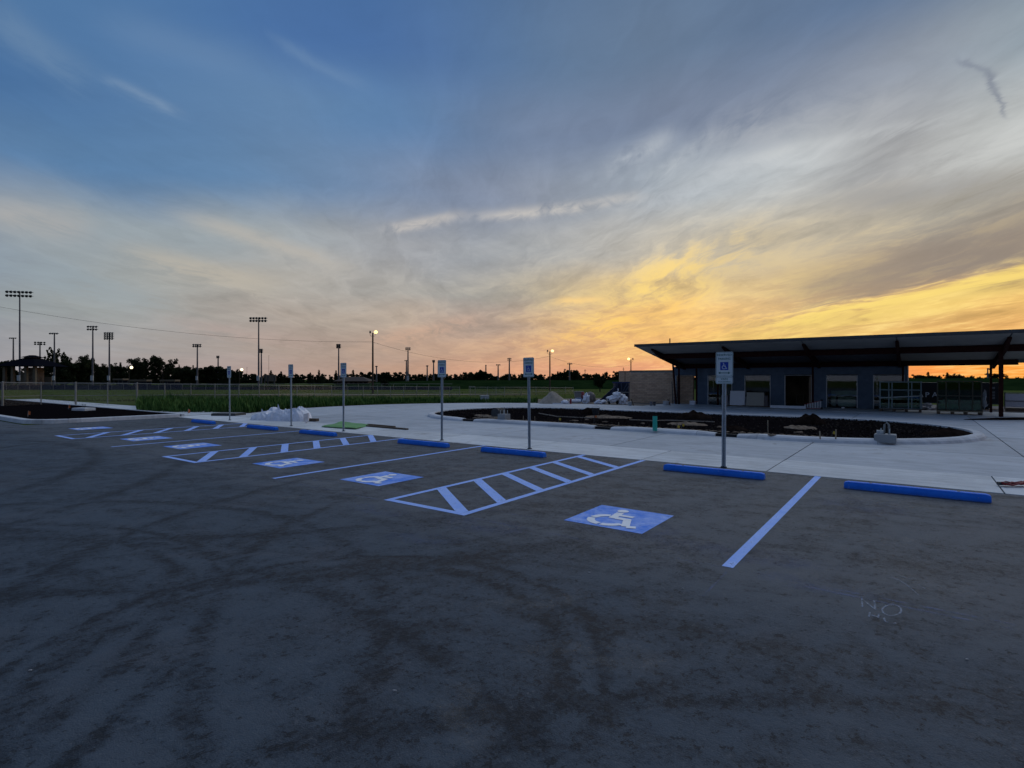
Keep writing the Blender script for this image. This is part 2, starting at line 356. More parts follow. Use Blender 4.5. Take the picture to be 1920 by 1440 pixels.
wood_pole = mat('wood_pole', (0.06, 0.042, 0.03), 0.9, 0.3, 4)
black = mat('black', (0.008, 0.008, 0.009), 0.7, 0.2)
sign_white = mat('sign_white', (0.56, 0.64, 0.66), 0.35, 0.06)
sign_green = mat('sign_green', (0.012, 0.12, 0.105), 0.4, 0.05)
sign_blue = mat('sign_blue', (0.012, 0.05, 0.36), 0.4, 0.05)
chalk = mat_alpha('chalk', (0.40, 0.46, 0.56), 0.30, 0.66, 14.0, 0.50)
chalk_blue = mat_alpha('chalk_line', (0.20, 0.25, 0.46), 0.40, 0.72, 4.0, 0.30)
overspray = mat_alpha('overspray', (0.12, 0.15, 0.28), 0.35, 0.85, 3.0, 0.30, True)
dust_m = mat_alpha('dust', (0.28, 0.28, 0.275), 0.35, 0.80, 5.0, 0.24, True)
wall_blue = mat('slate_blue_panel', (0.085, 0.125, 0.180), 0.8, 0.18, 2.5)
brick_m = [mat('brick_%d' % i, c, 0.9, 0.25, 12, 0.3) for i, c in enumerate([(0.44, 0.31, 0.215), (0.48, 0.345, 0.245), (0.40, 0.28, 0.20), (0.52, 0.37, 0.26)])]
mortar = mat('mortar', (0.30, 0.28, 0.25), 0.95, 0.15)
alu = mat('aluminium_frame', (0.42, 0.45, 0.48), 0.45, 0.1, metal=0.0)
def mat_pane(name, tint, ior):
    m = bpy.data.materials.new(name); m.use_nodes = True; n = m.node_tree; n.nodes.remove(n.nodes['Principled BSDF'])
    t = n.nodes.new('ShaderNodeBsdfTransparent'); t.inputs[0].default_value = (*tint, 1); g_ = n.nodes.new('ShaderNodeBsdfGlossy'); g_.inputs['Roughness'].default_value = .02
    fr = n.nodes.new('ShaderNodeFresnel'); fr.inputs[0].default_value = ior; mx = n.nodes.new('ShaderNodeMixShader')
    n.links.new(fr.outputs[0], mx.inputs[0]); n.links.new(t.outputs[0], mx.inputs[1]); n.links.new(g_.outputs[0], mx.inputs[2]); n.links.new(mx.outputs[0], n.nodes['Material Output'].inputs[0]); MATS[name] = m; return m
glass = mat_pane('window_glass', (.8, .86, .84), 1.75)
green_glass = mat_pane('green_glass', (.30, .62, .52), 1.6)
interior = mat('interior_brown', (0.14, 0.105, 0.08), 0.9, 0.5, 1.2)
interior_dark = mat('interior_dark', (0.02, 0.02, 0.022), 0.9)
soffit = mat('soffit', (0.30, 0.285, 0.265), 0.8, 0.12, 1.5)
roof_m = mat('roof_metal', (0.10, 0.10, 0.11), 0.5, 0.2)
red_steel = mat('red_primer_steel', (0.030, 0.009, 0.008), 0.85, 0.25, spec=0.1)
white_plastic = mat('white_plastic', (0.66, 0.69, 0.76), 0.4, 0.14, 5.0, 0.6, 14)
white_board = mat('white_board', (0.60, 0.63, 0.68), 0.7, 0.06)
beige_board = mat('beige_board', (0.34, 0.33, 0.29), 0.8, 0.08)
card = mat('cardboard', (0.24, 0.23, 0.25), 0.85, 0.12)
sand = mat('sand', (0.30, 0.26, 0.21), 0.95, 0.2, 5, 0.6, 30)
sand_patch = mat('sand_patch', (0.20, 0.155, 0.115), 0.98, 0.5, 9, 1.0, 30, spec=0.0)
teal = mat('teal_pvc', (0.02, 0.34, 0.28), 0.45, 0.05)
green_plate = mat('green_board', (0.11, 0.28, 0.09), 0.7, 0.3, 1.6)
timber = mat('timber', (0.085, 0.06, 0.042), 0.9, 0.3, 4)
pale_timber = mat('pale_timber', (0.28, 0.22, 0.15), 0.85, 0.2)
navy = mat('navy_sheet', (0.012, 0.018, 0.042), 0.75, 0.3)
orange = mat('orange_flag', (0.55, 0.16, 0.05), 0.7, 0.1)
yellow = mat('yellow_flag', (0.55, 0.42, 0.06), 0.7, 0.1)
red_m = mat('red_plastic', (0.20, 0.02, 0.025), 0.6, 0.2)
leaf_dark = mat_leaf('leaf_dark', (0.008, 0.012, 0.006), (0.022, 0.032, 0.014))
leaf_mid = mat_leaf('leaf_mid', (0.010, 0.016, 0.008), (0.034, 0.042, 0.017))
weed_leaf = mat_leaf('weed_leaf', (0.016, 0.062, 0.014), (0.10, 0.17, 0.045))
bark = mat('bark', (0.030, 0.024, 0.018), 0.95, 0.3)
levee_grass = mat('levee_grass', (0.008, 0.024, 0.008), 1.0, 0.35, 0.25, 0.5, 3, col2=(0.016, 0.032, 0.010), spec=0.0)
lamp_glow = mat('lamp_glow', (1, 0.85, 0.5), 0.4, 0, emit=((1.0, 0.66, 0.22), 2.6))
lamp_white = mat('lamp_white', (1, 0.9, 0.7), 0.4, 0, emit=((1.0, 0.84, 0.52), 2.4))
wire_m = mat_wire('chain_link', (0.22, 0.22, 0.21))
cable = mat('cable', (0.05, 0.045, 0.045), 0.8, 0.1)
tan = mat('tan_stucco', (0.13, 0.11, 0.08), 0.9, 0.15)
shingle = mat('dark_roof', (0.007, 0.008, 0.012), 0.9, 0.3, spec=0.0)

# ------------------------------------------------------------------ mesh builder
class MB:
    def __init__(s): s.v = []; s.f = []; s.uv = None
    def add(s, vs, fs):
        o = len(s.v); s.v += [tuple(p) for p in vs]; s.f += [tuple(i + o for i in q) for q in fs]; return s
    def box(s, c, d, rz=0.0, M=None, taper=1.0):
        hx, hy, hz = d[0] / 2, d[1] / 2, d[2] / 2; vs = []
        for z in (-1, 1):
            k = taper if z > 0 else 1.0
            for x, y in ((-1, -1), (1, -1), (1, 1), (-1, 1)):
                vs.append(Vector((x * hx * k, y * hy * k, z * hz)))
        if rz: M = Matrix.Rotation(rz, 3, 'Z')
        if M is not None: vs = [M @ p for p in vs]
        vs = [p + Vector(c) for p in vs]
        return s.add(vs, [(3, 2, 1, 0), (4, 5, 6, 7), (0, 1, 5, 4), (1, 2, 6, 5), (2, 3, 7, 6), (3, 0, 4, 7)])
    def b2(s, x0, x1, y0, y1, z0, z1): return s.box(((x0 + x1) / 2, (y0 + y1) / 2, (z0 + z1) / 2), (x1 - x0, y1 - y0, z1 - z0))
    def bar(s, p, q, wd, ht=None, up=(0, 0, 1)):
        p, q = Vector(p), Vector(q); d = q - p; L = d.length; d = d / L; u = Vector(up)
        if abs(d.dot(u)) > 0.98: u = Vector((1, 0, 0))
        a = d.cross(u).normalized(); b = a.cross(d).normalized(); ht = ht or wd
        M = Matrix((a, d, b)).transposed(); return s.box((p + q) / 2, (wd, L, ht), M=M)
    def cyl(s, p, q, r0, r1=None, n=10, cap=True):
        p, q = Vector(p), Vector(q); r1 = r0 if r1 is None else r1; d = (q - p).normalized()
        u = Vector((1, 0, 0)) if abs(d.x) < 0.9 else Vector((0, 1, 0)); a = d.cross(u).normalized(); b = d.cross(a)
        vs = [p + (a * math.cos(2 * math.pi * i / n) + b * math.sin(2 * math.pi * i / n)) * r0 for i in range(n)]
        vs += [q + (a * math.cos(2 * math.pi * i / n) + b * math.sin(2 * math.pi * i / n)) * r1 for i in range(n)]
        fs = [(i, (i + 1) % n, n + (i + 1) % n, n + i) for i in range(n)]
        if cap: fs += [tuple(reversed(range(n))), tuple(range(n, 2 * n))]
        return s.add(vs, fs)
    def tube(s, pts, r, n=6):
        pts = [Vector(p) for p in pts]; o = len(s.v); rs = r if isinstance(r, (list, tuple)) else [r] * len(pts)
        for i, p in enumerate(pts):
            d = (pts[min(i + 1, len(pts) - 1)] - pts[max(i - 1, 0)]).normalized()
            u = Vector((0, 0, 1)) if abs(d.z) < 0.9 else Vector((1, 0, 0)); a = d.cross(u).normalized(); b = d.cross(a)
            for k in range(n): s.v.append(tuple(p + (a * math.cos(2 * math.pi * k / n) + b * math.sin(2 * math.pi * k / n)) * rs[i]))
        for i in range(len(pts) - 1):
            for k in range(n): s.f.append((o + i * n + k, o + i * n + (k + 1) % n, o + (i + 1) * n + (k + 1) % n, o + (i + 1) * n + k))
        return s
    def prism(s, poly, z0, z1):
        n = len(poly); vs = [(p[0], p[1], z0) for p in poly] + [(p[0], p[1], z1) for p in poly]
        fs = [tuple(range(n, 2 * n)), tuple(reversed(range(n)))] + [(i, (i + 1) % n, n + (i + 1) % n, n + i) for i in range(n)]
        return s.add(vs, fs)
    def sheet(s, poly, z): return s.add([(p[0], p[1], z) for p in poly], [tuple(range(len(poly)))])
    def extr(s, prof, p, q, side):
        """profile (w,h) swept from p to q; side = horizontal unit vector for w"""
        n = len(prof); p, q, side = Vector(p), Vector(q), Vector(side)
        vs = [p + side * a + Vector((0, 0, b)) for a, b in prof] + [q + side * a + Vector((0, 0, b)) for a, b in prof]
        return s.add(vs, [(i, (i + 1) % n, n + (i + 1) % n, n + i) for i in range(n)] + [tuple(reversed(range(n))), tuple(range(n, 2 * n))])
    def build(s, name, m, parent=None, off=(0, 0, 0), smooth=False, bevel=0.0):
        me = bpy.data.meshes.new(name); off = Vector(off)
        me.from_pydata([tuple(Vector(p) - off) for p in s.v], [], s.f)
        if s.uv: 
            uvl = me.uv_layers.new(name='UVMap')
            for l in me.loops: uvl.data[l.index].uv = s.uv[l.vertex_index]
        bm = bmesh.new(); bm.from_mesh(me); bmesh.ops.recalc_face_normals(bm, faces=bm.faces); 
        if bevel: bmesh.ops.bevel(bm, geom=list(bm.edges), offset=bevel, segments=2, affect='EDGES', clamp_overlap=True)
        bm.to_mesh(me); bm.free()
        if smooth: me.shade_smooth()
        me.materials.append(m); o = bpy.data.objects.new(name, me); COL.objects.link(o)
        if parent is not None: o.parent = parent
        return o
def tag(o, label=None, cat=None, group=None, kind=None):
    if label: o['label'] = label
    if cat: o['category'] = cat
    if group: o['group'] = group
    if kind: o['kind'] = kind
    return o
def thing(name, label, cat, loc=(0, 0, 0), rz=0.0, group=None):
    o = bpy.data.objects.new(name, None); COL.objects.link(o); o.location = loc; o.rotation_euler = (0, 0, rz); o.empty_display_size = 0.2
    return tag(o, label, cat, group)
def copy_tree(o, parent=None):
    c = o.copy(); COL.objects.link(c); c.parent = parent
    for ch in o.children: copy_tree(ch, c)
    return c
def one(mb, name, m, label, cat, base, rz=0.0, group=None, **k):
    """a thing that is one mesh; verts given in world, origin put at base"""
    o = mb.build(name, m, None, base, **k); o.location = base; return tag(o, label, cat, group)
def text_mb(txt, size, cx, cy, z, wmax=None, M=None):
    cu = bpy.data.curves.new('t', 'FONT'); cu.body = txt; cu.size = size; cu.align_x = 'CENTER'; cu.align_y = 'CENTER'; cu.resolution_u = 2; cu.offset = size * 0.012
    o = bpy.data.objects.new('t', cu); COL.objects.link(o); bpy.context.view_layer.update()
    me = bpy.data.meshes.new_from_object(o); xs = [v.co.x for v in me.vertices]; ww = max(xs) - min(xs); k = 1.0
    if wmax: k = wmax / ww
    mb = MB(); vs = [Vector((v.co.x * k + cx, v.co.y + cy, z)) for v in me.vertices]
    if M is not None: vs = [M @ v for v in vs]
    mb.add(vs, [tuple(p.vertices) for p in me.polygons]); bpy.data.objects.remove(o); bpy.data.curves.remove(cu); bpy.data.meshes.remove(me); return mb
def arc(cx, cy, r0, r1, a0, a1, n=24):
    vs = []; fs = []
    for i in range(n + 1):
        a = R(a0 + (a1 - a0) * i / n); vs += [(cx + r0 * math.cos(a), cy + r0 * math.sin(a)), (cx + r1 * math.cos(a), cy + r1 * math.sin(a))]
        if i: fs.append((2 * i - 2, 2 * i - 1, 2 * i + 1, 2 * i))
    return vs, fs
def quad_line(p, q, w0):
    p, q = Vector(p), Vector(q); d = (q - p).normalized(); nrm = Vector((-d.y, d.x)) * w0 / 2
    return [p - nrm, q - nrm, q + nrm, p + nrm]
def isa(size, z, M=None, gap=False, th=1.0):
    """wheelchair symbol, unit square scaled to size, centred"""
    mb = MB(); k = size
    def A(poly): mb.add([((x - .5) * k, (y - .5) * k, z) for x, y in poly], [tuple(range(len(poly)))])
    A([(.40 + .075 * th ** .5 * math.cos(2 * math.pi * i / 16), .91 + .075 * th ** .5 * math.sin(2 * math.pi * i / 16)) for i in range(16)])
    A(quad_line((.41, .79), (.445, .44), .085 * th)); A([(.46, .65 + .035 * th), (.68, .65 + .035 * th), (.68, .65 - .035 * th), (.46, .65 - .035 * th)])
    A([(.49, .4775 + .0425 * th), (.70, .4775 + .0425 * th), (.70, .4775 - .0425 * th), (.49, .4775 - .0425 * th)]); A(quad_line((.66, .50 - .03 * (th - 1)), (.79, .13), .085 * th)); A(quad_line((.81, .115), (.925, .165), .08 * th))
    for a0, a1 in (((112, 176), (184, 262), (270, 335)) if gap else ((112, 338),)):
        vs, fs = arc(.455, .33, .2575 - .0425 * th, .2575 + .0425 * th, a0, a1); mb.add([((x - .5) * k, (y - .5) * k, z) for x, y in vs], fs)
    if M is not None: mb.v = [tuple(M @ Vector(p)) for p in mb.v]
    return mb
def rrect(w0, h0, r, n=5):
    pts = []
    for cx, cy, a in ((w0 / 2 - r, h0 / 2 - r, 0), (-w0 / 2 + r, h0 / 2 - r, 90), (-w0 / 2 + r, -h0 / 2 + r, 180), (w0 / 2 - r, -h0 / 2 + r, 270)):
        for i in range(n + 1): b = R(a + 90 * i / n); pts.append((cx + r * math.cos(b), cy + r * math.sin(b)))
    return pts
def blob(c, rad, seed, lump=0.25, crease=0.1, sub=3, flat=True, freq=2.0):
    bm = bmesh.new(); bmesh.ops.create_icosphere(bm, subdivisions=sub, radius=1.0); mb = MB(); o = Vector((seed * 7.3, seed * 1.9, seed * 3.1))
    for v in bm.verts:
        p = v.co.copy(); k = 1 + lump * noise.noise(p * freq + o) * 1.6 + crease * (0.5 - abs(noise.noise(p * freq * 2.6 + o)) * 2)
        q = Vector((p.x * rad[0], p.y * rad[1], p.z * rad[2])) * k
        if flat and q.z < -rad[2] * 0.55: q.z = -rad[2] * 0.55
        v.co = q + Vector(c)
    mb.v = [tuple(v.co) for v in bm.verts]; mb.f = [tuple(x.index for x in f.verts) for f in bm.faces]; bm.free(); return mb
def heap(base, rx, ry, h, seed, n=22, rough=0.2, peak=1.6):
    mb = MB(); rings = 9; vs = [Vector((0, 0, h))]; rnd = Vector((seed * 3.7, seed, 0))
    for i in range(1, rings + 1):
        f = i / rings
        for k in range(n):
            a = 2 * math.pi * k / n; rr = f * (1 + 0.16 * noise.noise(Vector((math.cos(a), math.sin(a), 0)) * 1.3 + rnd))
            z = h * max(0.0, (1 - f ** peak)) * (1 + rough * noise.noise(Vector((math.cos(a) * f * 3, math.sin(a) * f * 3, 2)) + rnd) * 1.5)
            vs.append(Vector((math.cos(a) * rr * rx, math.sin(a) * rr * ry, z if i < rings else -0.03)))
    fs = [(0, 1 + k, 1 + (k + 1) % n) for k in range(n)]
    for i in range(rings - 1):
        for k in range(n): a = 1 + i * n + k; b = 1 + i * n + (k + 1) % n; fs.append((a, a + n, b + n, b))
    return mb.add([v + Vector(base) for v in vs], fs)
def clip(poly, conv):
    """clip convex polygon by convex ccw polygon"""
    out = list(poly)
    for i in range(len(conv)):
        a, b = conv[i], conv[(i + 1) % len(conv)]; inp = out; out = []
        if not inp: return []
        side = lambda p: (b[0] - a[0]) * (p[1] - a[1]) - (b[1] - a[1]) * (p[0] - a[0])
        for j in range(len(inp)):
            p, q = inp[j - 1], inp[j]; sp, sq = side(p), side(q)
            if (sp >= 0) != (sq >= 0): u = sp / (sp - sq); out.append((p[0] + (q[0] - p[0]) * u, p[1] + (q[1] - p[1]) * u))
            if sq >= 0: out.append(q)
    return out
rng = random.Random(5)

# ================================================================== SETTING
# ground sheet out to the horizon
g = MB(); xs = [-1500, -700, -350, -200, -140] + list(range(-100, 101, 8)) + [140, 200, 350, 700, 1500]; ys = [-300, -100, -40, -10, 5, 15, 25, 32] + list(range(36, 72, 3)) + [80, 100, 130, 170, 250, 400, 800, 1600]
for yv in ys:
    for xv in xs: g.v.append((xv, yv, terr(xv, yv) - 0.03 + (0.05 * noise.noise(Vector((xv * .05, yv * .05, 0))) if yv > 45 else 0)))
nx = len(xs)
for j in range(len(ys) - 1):
    for i in range(nx - 1): g.f.append((j * nx + i, j * nx + i + 1, (j + 1) * nx + i + 1, (j + 1) * nx + i))
tag(g.build('ground', field), kind='structure')

# asphalt lot, frame of the stalls: x = s along the kerb, y = t away from the camera
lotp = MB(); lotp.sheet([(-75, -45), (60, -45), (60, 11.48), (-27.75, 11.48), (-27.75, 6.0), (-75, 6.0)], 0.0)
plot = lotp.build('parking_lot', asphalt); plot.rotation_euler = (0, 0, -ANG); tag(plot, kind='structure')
def mark(name, poly, z, m):
    return MB().sheet(poly, z).build(name, m, plot)
T0, T1 = 5.45, 11.52; LW = 0.105
for s0 in (-1.45, -9.33, -17.1): mark('stall_line', [(s0 - LW / 2, T0), (s0 + LW / 2, T0), (s0 + LW / 2, T1), (s0 - LW / 2, T1)], 0.004, paint)
def aisle(s0, s1, diags, flip):
    root = mark('aisle_side_line', [(s0, T0), (s0 + LW, T0), (s0 + LW, T1), (s0, T1)], 0.004, paint)
    mark('aisle_side_line', [(s1 - LW, T0), (s1, T0), (s1, T1), (s1 - LW, T1)], 0.004, paint)
    mark('aisle_end_line', [(s0 + LW, T0), (s1 - LW, T0), (s1 - LW, T0 + .115), (s0 + LW, T0 + .115)], 0.0046, paint)
    for ta, tb in diags:       # ta at the left line, tb at the right line
        wv = 0.085
        a, b = (s0 + LW, ta), (s1 - LW, tb); L = math.hypot(b[0] - a[0], b[1] - a[1]); dv = wv * L / (b[0] - a[0])
        mark('aisle_hatch_stripe', [(a[0], a[1] - dv), (b[0], b[1] - dv), (b[0], b[1] + dv), (a[0], a[1] + dv)], 0.0053, paint)
def tpx(pts, left, right):
    return [(st(*a)[1], st(*b)[1]) for a, b in pts]
aisle(-6.36, -4.78, tpx([((826, 916), (868, 962)), ((898, 901), (948, 942)), ((957, 890), (1017, 920)), ((1006, 878), (1071, 904)), ((1049, 868), (1115, 891)), ((1090, 857), (1160, 877))], 0, 0), 0)
aisle(-14.03, -12.40, tpx([((402, 847), (380, 866)), ((472, 839), (460, 857)), ((533, 833), (530, 847)), ((590, 827), (592, 840)), ((642, 822), (650, 834)), ((688, 816), (700, 828))], 0, 0), 0)
aisle(-21.90, -20.24, tpx([((195, 810), (163, 820)), ((256, 805.5), (232, 816)), ((312, 802), (292, 811.5)), ((362, 799), (346, 807)), ((409, 796), (398, 803)), ((455, 793), (446, 799.5))], 0, 0), 0)
for s0, t0 in ((-3.08, 6.55), (-7.76, 6.62), (-10.8, 6.66), (-15.6, 6.82), (-18.62, 6.83), (-24.08, 7.05)):
    p = mark('accessible_symbol_panel', [(s0 - .525, t0 - .525), (s0 + .525, t0 - .525), (s0 + .525, t0 + .525), (s0 - .525, t0 + .525)], 0.004, panel_blue)
    mb = isa(.90, 0.008, gap=True, th=1.32); mb.v = [(x + s0 - 0.02, y + t0 - 0.03, z + .0002 * (i_ // 4 % 9)) for i_, (x, y, z) in enumerate(mb.v)]; mb.build('wheelchair_symbol', white_paint, p)
# snapped chalk layout lines, overspray and dust
for a, b, wv in (((-28, 5.42), (3.2, 5.42), .03), ((-9, 5.9), (-3.8, 5.9), .02), ((-1.42, 5.4), (-1.42, 4.6), .02), ((-1.2, 5.36), (.9, 5.30), .035), ((-14, 5.75), (-8.2, 5.8), .025)):
    mark('chalk_layout_line', quad_line(a, b, wv), 0.003, chalk_blue)
def patch(name, x, y, w0, h0, m, rz=0.0, z=0.002):
    s0, t0 = st(x, y); c, s_ = math.cos(rz), math.sin(rz)
    o = MB().sheet([(-w0 / 2, -h0 / 2), (w0 / 2, -h0 / 2), (w0 / 2, h0 / 2), (-w0 / 2, h0 / 2)], 0).build(name, m, plot); o.location = (s0, t0, z); o.rotation_euler = (0, 0, rz)
for i, (x, y, w0, h0, rz) in enumerate(((1390, 1040, 2.2, .7, 0.1), (900, 985, 1.6, .8, 0.2), (1180, 985, 1.9, 1.5, 0), (1520, 1095, 1.2, .5, .1), (1610, 950, 1.4, 1.8, .3), (700, 955, 1.6, .5, 0), (790, 1010, 1.2, .5, .4))):
    patch('paint_overspray', x, y, w0, h0, overspray, rz, 0.0015 + i * 2e-4)
for i, (x, y, w0, h0, rz) in enumerate(((860, 882, 2.2, .5, -.2), (1300, 912, 2.6, .3, 0), (1790, 960, 2.4, .4, .1), (1640, 1010, 1.7, .6, .4), (1130, 1230, 1.3, .5, .5), (870, 1330, .9, .4, -.6), (520, 930, 1.5, .5, .3), (1750, 1095, 1.1, .3, -.2), (1000, 1130, 1.2, .4, .9))):
    patch('dust_patch', x, y, w0, h0, dust_m, rz, 0.0032 + i * 1e-4)
# chalk writing on the asphalt
def chalk_letter(strokes, wv=.013):
    mb = MB()
    for sp in strokes:
        for a, b in zip(sp, sp[1:]): mb.sheet(quad_line(st(*a), st(*b), wv), 0.0045)
    mb.build('chalk_letter', chalk, plot)
ell = lambda cx, cy, rx, ry, a0, a1: [(cx + rx * math.cos(R(a)), cy + ry * math.sin(R(a))) for a in range(a0, a1 + 1, 15)]
chalk_letter([[(1617, 1139), (1616, 1123), (1641, 1144), (1639, 1127)]])
chalk_letter([ell(1672, 1145, 18, 10, 0, 360)])
chalk_letter([[(1629, 1158), (1631, 1149)], [(1630, 1153), (1648, 1158)], [(1646, 1159), (1649, 1151)]])
chalk_letter([ell(1673, 1161, 15, 9, 60, 200)])
chalk_letter([[(1670, 1082), (1686, 1089), (1700, 1097), (1722, 1116)], [(1690, 1081), (1705, 1086), (1716, 1086)], [(1720, 1096), (1735, 1105)]], .009)

# concrete driveway: a loop round the island, panels with saw joints
OC, OR = 22.2, 12.3
outer = [(60, 13.38), (60, 34.5)] + [(-18 + OR * math.cos(R(a)), OC + OR * math.sin(R(a))) for a in range(90, 226, 5)]
outer += [(-26.0, 13.38)]
outer = [p for p in outer if p[1] >= 13.38]
drv = MB().sheet(outer, -0.012).build('driveway', joint); drv.rotation_euler = (0, 0, -ANG); tag(drv, kind='structure')
s_edges = [-31, -27.2, -23.4, -19.4, -15.2, -11.0, -6.6, -2.33, 2.0, 6.3, 10.6, 15, 20, 26, 34, 44, 60]; t_edges = [13.38, 17.15, 22.3, 27.4, 31.1, 34.5]
gj = 0.015
for i in range(len(s_edges) - 1):
    for j in range(len(t_edges) - 1):
        a, b = s_edges[i] + gj, s_edges[i + 1] - gj; c, d = t_edges[j] + gj, t_edges[j + 1] - gj
        pl = clip([(a, c), (b, c), (b, d), (a, d)], outer)
        if len(pl) >= 3: MB().prism(pl, -0.06, 0.004).build('concrete_panel', conc, drv)
# flush gutter strip along the stalls
gut = MB().sheet([(-28.4, 11.485), (60, 11.485), (60, 13.36), (-28.4, 13.36)], -0.010).build('gutter_strip', joint); gut.rotation_euler = (0, 0, -ANG); tag(gut, kind='structure')
se = [-28.4, -24.9, -21.8, -18.4, -15.0, -11.6, -8.2, -4.9, -2.33, 1.12, 4.5, 8, 12, 18, 30, 60]
for a, b in zip(se, se[1:]): MB().b2(a + .012, b - .012, 11.485, 13.362, -.08, .008).build('gutter_panel', conc2, gut)
# pavement in front of the building and beside the fence
pav = MB().sheet([(-14.5, 34.52), (7, 34.52), (7, 48), (-14.5, 48)], -0.010).build('forecourt', joint); pav.rotation_euler = (0, 0, -ANG); tag(pav, kind='structure')
for a, b in zip([-14.5, -11, -7.5, -4, -.5, 3.0], [-11, -7.5, -4, -.5, 3.0, 6.8]): MB().b2(a + .01, b - .01, 34.53, 38.7, -.06, .02).build('concrete_panel', conc, pav)
sw = MB().sheet([(-62, 11.9), (-28.4, 11.9), (-24.0, 13.37), (-27.5, 15.2), (-62, 14.4)], -.012).build('sidewalk', joint); sw.rotation_euler = (0, 0, -ANG); tag(sw, kind='structure')
for a, b in zip([-62, -55, -50, -46, -42, -38, -34, -31], [-55, -50, -46, -42, -38, -34, -31, -28.42]): MB().b2(a + .01, b - .01, 11.92, 14.3, -.06, .03).build('concrete_panel', conc2, sw)
MB().prism([(-28.4, 13.38), (-25.0, 13.38), (-27.6, 14.9), (-28.4, 14.3)], -.06, .015).build('concrete_panel', conc2, sw)
# bare soil beyond the drive edge
so = MB(); 
for i in range(28):
    a0 = R(60 + 165 * i / 28); a1 = R(60 + 165 * (i + 1) / 28); w0 = 1.0 + .5 * noise.noise(Vector((i * .6, 0, 0))); w1 = 1.0 + .5 * noise.noise(Vector(((i + 1) * .6, 0, 0)))
    P = [(-18 + (OR + k) * math.cos(a), OC + (OR + k) * math.sin(a)) for a, k in ((a0, .02), (a0, w0), (a1, w1), (a1, .02))]
    so.sheet([tuple(lot(*p)[:2]) for p in P], -0.018)
tag(so.build('soil_strip', soil), kind='structure')
tag(MB().sheet([tuple(GP(x, y)[:2]) for x, y in ((960, 757.8), (1190, 762), (1262, 760), (1270, 752), (1190, 745), (1010, 748))], -.012).build('building_site_dirt', mat('site_dirt', (0.11, 0.095, 0.08), .95, .3, 1.5, .7, 10)), kind='structure')

# the oval planting island with a mountable kerb
IC, IR, IS0, IS1 = 22.35, 4.85, -15.5, -3.1
def isl(u, off=0.0):
    """u in metres along the island outline, anticlockwise from front left"""
    L = IS1 - IS0; Cc = math.pi * IR; u = u % (2 * L + 2 * Cc)
    if u < L: return (IS0 + u, IC - IR - off), (0, -1)
    u -= L
    if u < Cc: a = -math.pi / 2 + u / IR; return (IS1 + (IR + off) * math.cos(a), IC + (IR + off) * math.sin(a)), (math.cos(a), math.sin(a))
    u -= Cc
    if u < L: return (IS1 - u, IC + IR + off), (0, 1)
    u -= L; a = math.pi / 2 + u / IR; return (IS0 + (IR + off) * math.cos(a), IC + (IR + off) * math.sin(a)), (math.cos(a), math.sin(a))
island = MB(); NU = 96; UL = 2 * (IS1 - IS0) + 2 * math.pi * IR
RG = 10; 
for r in range(RG + 1):
    f = r / RG
    for k in range(NU):
        p, _ = isl(UL * k / NU, -0.33); q = (IS0 + (IS1 - IS0) * max(0, min(1, (p[0] - IS0) / (IS1 - IS0))), IC)
        x, y = q[0] + (p[0] - q[0]) * f, q[1] + (p[1] - q[1]) * f
        z = 0.085 + .02 * (1 - f) + (.035 * noise.noise(Vector((x * 1.2, y * 1.2, 0))) + .02 * noise.noise(Vector((x * 4, y * 4, 3)))) * (1 if f < 1 else .3); island.v.append((x, y, z))
for r in range(RG):
    for k in range(NU): a = r * NU + k; b = r * NU + (k + 1) % NU; island.f.append((a, a + NU, b + NU, b))
isle = thing('planting_island', None, None, (0, 0, 0), -ANG); tag(isle, kind='structure')
island.build('mulch', mulch_m, isle, smooth=True)
r_ = random.Random(31); ch = MB()
for k in range(5200):
    (q, nv) = isl(r_.uniform(0, UL), -.40); f = math.sqrt(r_.random()) if r_.random() < .8 else r_.uniform(.85, 1); c_ = (IS0 + (IS1 - IS0) * max(0, min(1, (q[0] - IS0) / (IS1 - IS0))), IC)
    x, y = c_[0] + (q[0] - c_[0]) * f, c_[1] + (q[1] - c_[1]) * f; sz = r_.uniform(.02, .07); a = r_.uniform(0, 6.28); dx, dy = math.cos(a) * sz, math.sin(a) * sz; z = .09 + .02 * (1 - f)
    ch.add([(x - dx, y - dy, z - .02), (x + dy * .5, y - dx * .5, z + r_.uniform(.01, .04)), (x + dx, y + dy, z - .01), (x - dy * .4, y + dx * .4, z + sz * r_.uniform(.3, 1.1))], [(0, 1, 3), (1, 2, 3), (2, 0, 3)])
tag(ch.build('mulch_chips', mat_leaf('mulch_chip', (.004, .0035, .004), (.034, .026, .022)), isle), kind='stuff')
prof = [(0.30, 0.0), (0.27, 0.075), (0.20, 0.125), (0.06, 0.14), (-0.02, 0.135), (-0.04, 0.0)]     # outward offset from inner edge, height
def kerb_run(u0, u1, scale=1.0, sc0=None, sc1=None):
    n = max(2, int((u1 - u0) / .4)); mb = MB(); m = len(prof)
    for i in range(n + 1):
        f = i / n; u = u0 + (u1 - u0) * f; k = scale if sc0 is None else sc0 + (sc1 - sc0) * f
        (p, nv) = isl(u, -0.30)
        for a, b in prof: mb.v.append((p[0] + nv[0] * a, p[1] + nv[1] * a, b * k + .004))
    for i in range(n):
        for j in range(m - 1): mb.f.append((i * m + j, i * m + j + 1, (i + 1) * m + j + 1, (i + 1) * m + j))
    mb.f.append(tuple(range(m))); mb.f.append(tuple(reversed(range(n * m, n * m + m))))
    return mb.build('kerb_segment', conc3, isle, smooth=False)
inl = [(st(1145, 803)[0] - IS0, 1), (st(1376, 815)[0] - IS0, 1), (st(885, 790)[0] - IS0 - .1, 1)]
cuts = sorted(c[0] % UL for c in inl); u = cuts[-1] + .55 - UL
